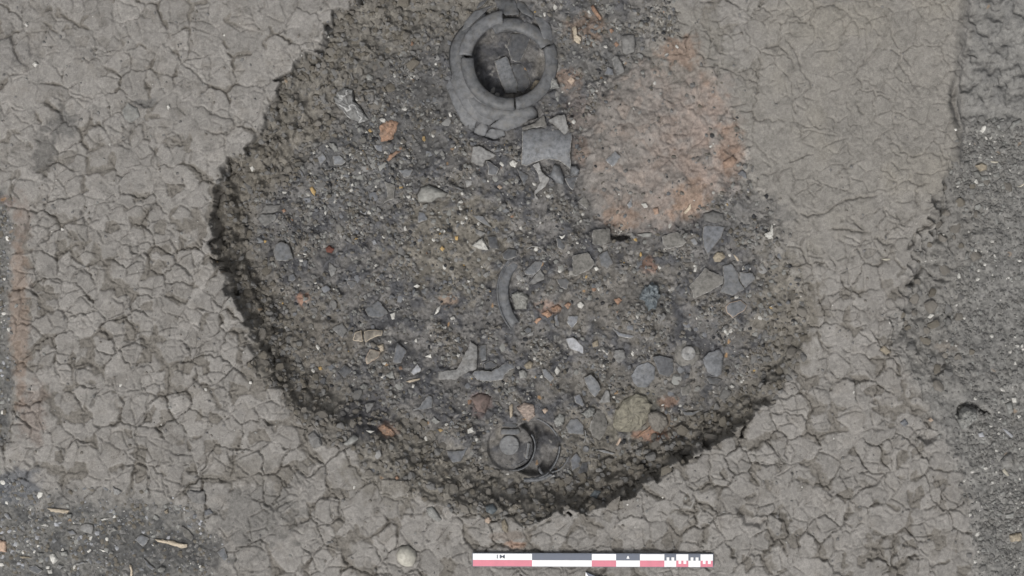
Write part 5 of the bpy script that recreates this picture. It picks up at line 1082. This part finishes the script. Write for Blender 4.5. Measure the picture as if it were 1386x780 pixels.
for k, me in enumerate(CL): me.materials.append(M[('clod', 'clodg', 'clod', 'cloddark', 'clod', 'clodg', 'clod', 'cloddark')[k]])
GV = [mesh('gravel_%d' % k, *BLOB[k], False) for k in range(8)]
for k, me in enumerate(GV): me.materials.append(M[('gravel', 'stone', 'gravel', 'gravel', 'clodg', 'gravel', 'stone', 'gravel')[k]])
def individuals(name, mask, n, rlo, rhi, label, cat, group, meshes, fl=.8, sink=.55):
    pts = sample_mask(mask, n * 3); got = 0; placed = []
    for px, py in pts:
        if got >= n: break
        r = rlo + (rhi - rlo) * RNG.random() ** 2
        if not free(px, py) or not free(px + r, py) or not free(px - r, py): continue
        if any((px - a) ** 2 + (py - b) ** 2 < (.8 * (r + c)) ** 2 for a, b, c in placed): continue
        placed.append((px, py, r)); o = link(name, meshes[int(RNG.integers(0, 8))], (), None, label, cat, group)
        z = samp(Z, px, py); o.location = world(px, py, z + (.6 - sink) * r * fl / S)
        s_ = r / S; o.scale = (s_ * RNG.uniform(.8, 1.25), s_ * RNG.uniform(.8, 1.2), s_ * fl); o.rotation_euler = (RNG.uniform(-.2, .2), RNG.uniform(-.2, .2), RNG.uniform(0, 6.28)); got += 1
wl = m_wall * (1 - m_burnt)
zone_nw = wl * (PX < 560) * (PY < 230); zone_w = wl * (PX < 420) * (PY >= 230); zone_s = wl * (PX >= 420) * (PX < 760) * (PY > 500); zone_se = wl * (PX >= 760) * (PY > 400)
individuals('soil_clod', zone_nw, 90, 5, 10, 'rounded brown clod of loose earth on the upper left slope of the pit', 'clod', 'clods on the upper left pit slope', CL)
individuals('soil_clod', zone_w, 60, 5, 10, 'rounded dark clod of loose earth on the steep left wall of the pit', 'clod', 'clods on the left pit wall', CL)
individuals('soil_clod', zone_s, 55, 5, 10, 'rounded brown clod of loose earth on the bottom wall of the pit', 'clod', 'clods on the bottom pit wall', CL)
individuals('soil_clod', zone_se, 85, 5, 11, 'rounded dark clod of loose earth on the lower right wall of the pit', 'clod', 'clods on the lower right pit wall', CL)
g_up = m_right * (PX > 1270) * np.exp(-((PX - 1340) / 40) ** 2 - ((PY - 222) / 42) ** 2) * (PY > 160)
g_lo = m_right * (PX > 1285) * (np.exp(-((PX - 1375) / 50) ** 2 - ((PY - 705) / 55) ** 2) + np.exp(-((PX - 1350) / 40) ** 2 - ((PY - 590) / 38) ** 2))
g_mid = m_right * (PY > 260) * (PY < 540) * (edx > 70) * .6
individuals('soil_clod', m_right * ridge, 45, 5, 11, 'rounded grey clod of earth on the crumbling ridge right of the pit', 'clod', 'clods on the ridge right of the pit', CL)
fl_ = crumb * (1 - m_burnt)
ST = [mesh('floor_stone_%d' % k, *BLOB[k], False) for k in range(8)]
for k, me in enumerate(ST): me.materials.append(M[('stone', 'grey', 'clodg', 'blue', 'dark', 'clodg', 'pale', 'dusty')[k]])
for lb_, gp_, mk_, n_ in (('small grey stone sunk in the crumbly upper left floor of the pit', 'stones in the upper left pit floor', fl_ * (PX < 620) * (PY < 330), 90),
                          ('small grey stone sunk in the lower left floor of the pit', 'stones in the lower left pit floor', fl_ * (PX < 640) * (PY >= 330), 70),
                          ('small grey stone sunk in the right half of the pit floor', 'stones in the right half of the pit floor', fl_ * (PX >= 640), 90)):
    individuals('floor_stone', mk_, n_, 3.2, 7.5, lb_, 'stone', gp_, ST, .55, .55)
individuals('gravel_stone', g_up, 150, 2.8, 6.2, 'small angular grey gravel stone in the upper gravel patch of the right strip', 'gravel stone', 'gravel stones in the upper right patch', GV)
individuals('gravel_stone', g_lo, 150, 2.8, 6.0, 'small angular grey gravel stone in the lower gravel patch of the right strip', 'gravel stone', 'gravel stones in the lower right patch', GV)
bag = Bag()
for px, py in sample_mask(wl * (.4 + sstep(-.2, .4, nb)), 2400):
    if free(px, py): bag.add(px, py, RNG.uniform(1.8, 5.0), BLOB[int(RNG.integers(0, 8))], int(RNG.integers(0, 3)))
bag.build('loose_earth_crumbs', [M['clod'], M['clodg'], M['cloddark']], 'small brown earth crumbs covering the walls of the pit', 'earth crumbs', False)
bag = Bag()
for px, py in sample_mask(crumb * (.25 + sstep(-.1, .4, n40)) * (1 + 1.5 * (PX < 560) * (PY < 330)), 14500):
    if free(px, py): bag.add(px, py, 1.1 + 3.3 * RNG.random() ** 2.2, BLOB1[int(RNG.integers(0, 8))], int(RNG.choice(10, p=[.27, .21, .08, .16, .10, .07, .038, .004, .004, .064])))
bag.build('pit_floor_crumbs', [M['clodg'], M['clod'], M['cloddark'], M['stone'], M['pale'], M['grey'], M['white'], M['orange'], M['yellow'], M['charcoal']], 'fine crumbs, grit and chips strewn over the pit floor', 'grit')
bag = Bag()
for px, py in sample_mask(g_up * 2.5 + g_lo * 2.2 + g_mid + .14 * m_right * (PY > 170), 5200):
    if free(px, py): bag.add(px, py, 1.1 + 2.9 * RNG.random() ** 2, BLOB1[int(RNG.integers(0, 8))], int(RNG.choice(4, p=[.6, .22, .15, .03])))
bag.build('gravel', [M['gravel'], M['clodg'], M['stone'], M['white']], 'fine grey gravel spread over the right hand strip', 'gravel')
bag = Bag()
for px, py in sample_mask(m_ll * (PX > -20) * (.3 + sstep(-.2, .3, n40)), 3000):
    if free(px, py): bag.add(px, py, 1.0 + 3.6 * RNG.random() ** 2.3, BLOB1[int(RNG.integers(0, 8))], int(RNG.choice(6, p=[.35, .3, .15, .1, .06, .04])), fl=.5)
bag.build('corner_grit', [M['clodg'], M['cloddark'], M['grey'], M['stone'], M['lightblue'], M['white']], 'fine grit and chips in the dark soil of the lower left corner', 'grit')
bag = Bag()
for px, py in sample_mask(m_plain * (.3 + sstep(0, .5, nb)) * (1 - .7 * m_ne), 1500):
    if free(px, py): bag.add(px, py, .9 + 2.2 * RNG.random() ** 3, BLOB1[int(RNG.integers(0, 8))], int(RNG.choice(4, p=[.5, .38, .09, .03])))
bag.build('ground_crumbs', [M['clodg'], M['clod'], M['stone'], M['white']], 'sparse dry earth crumbs on the cracked ground', 'earth crumbs')
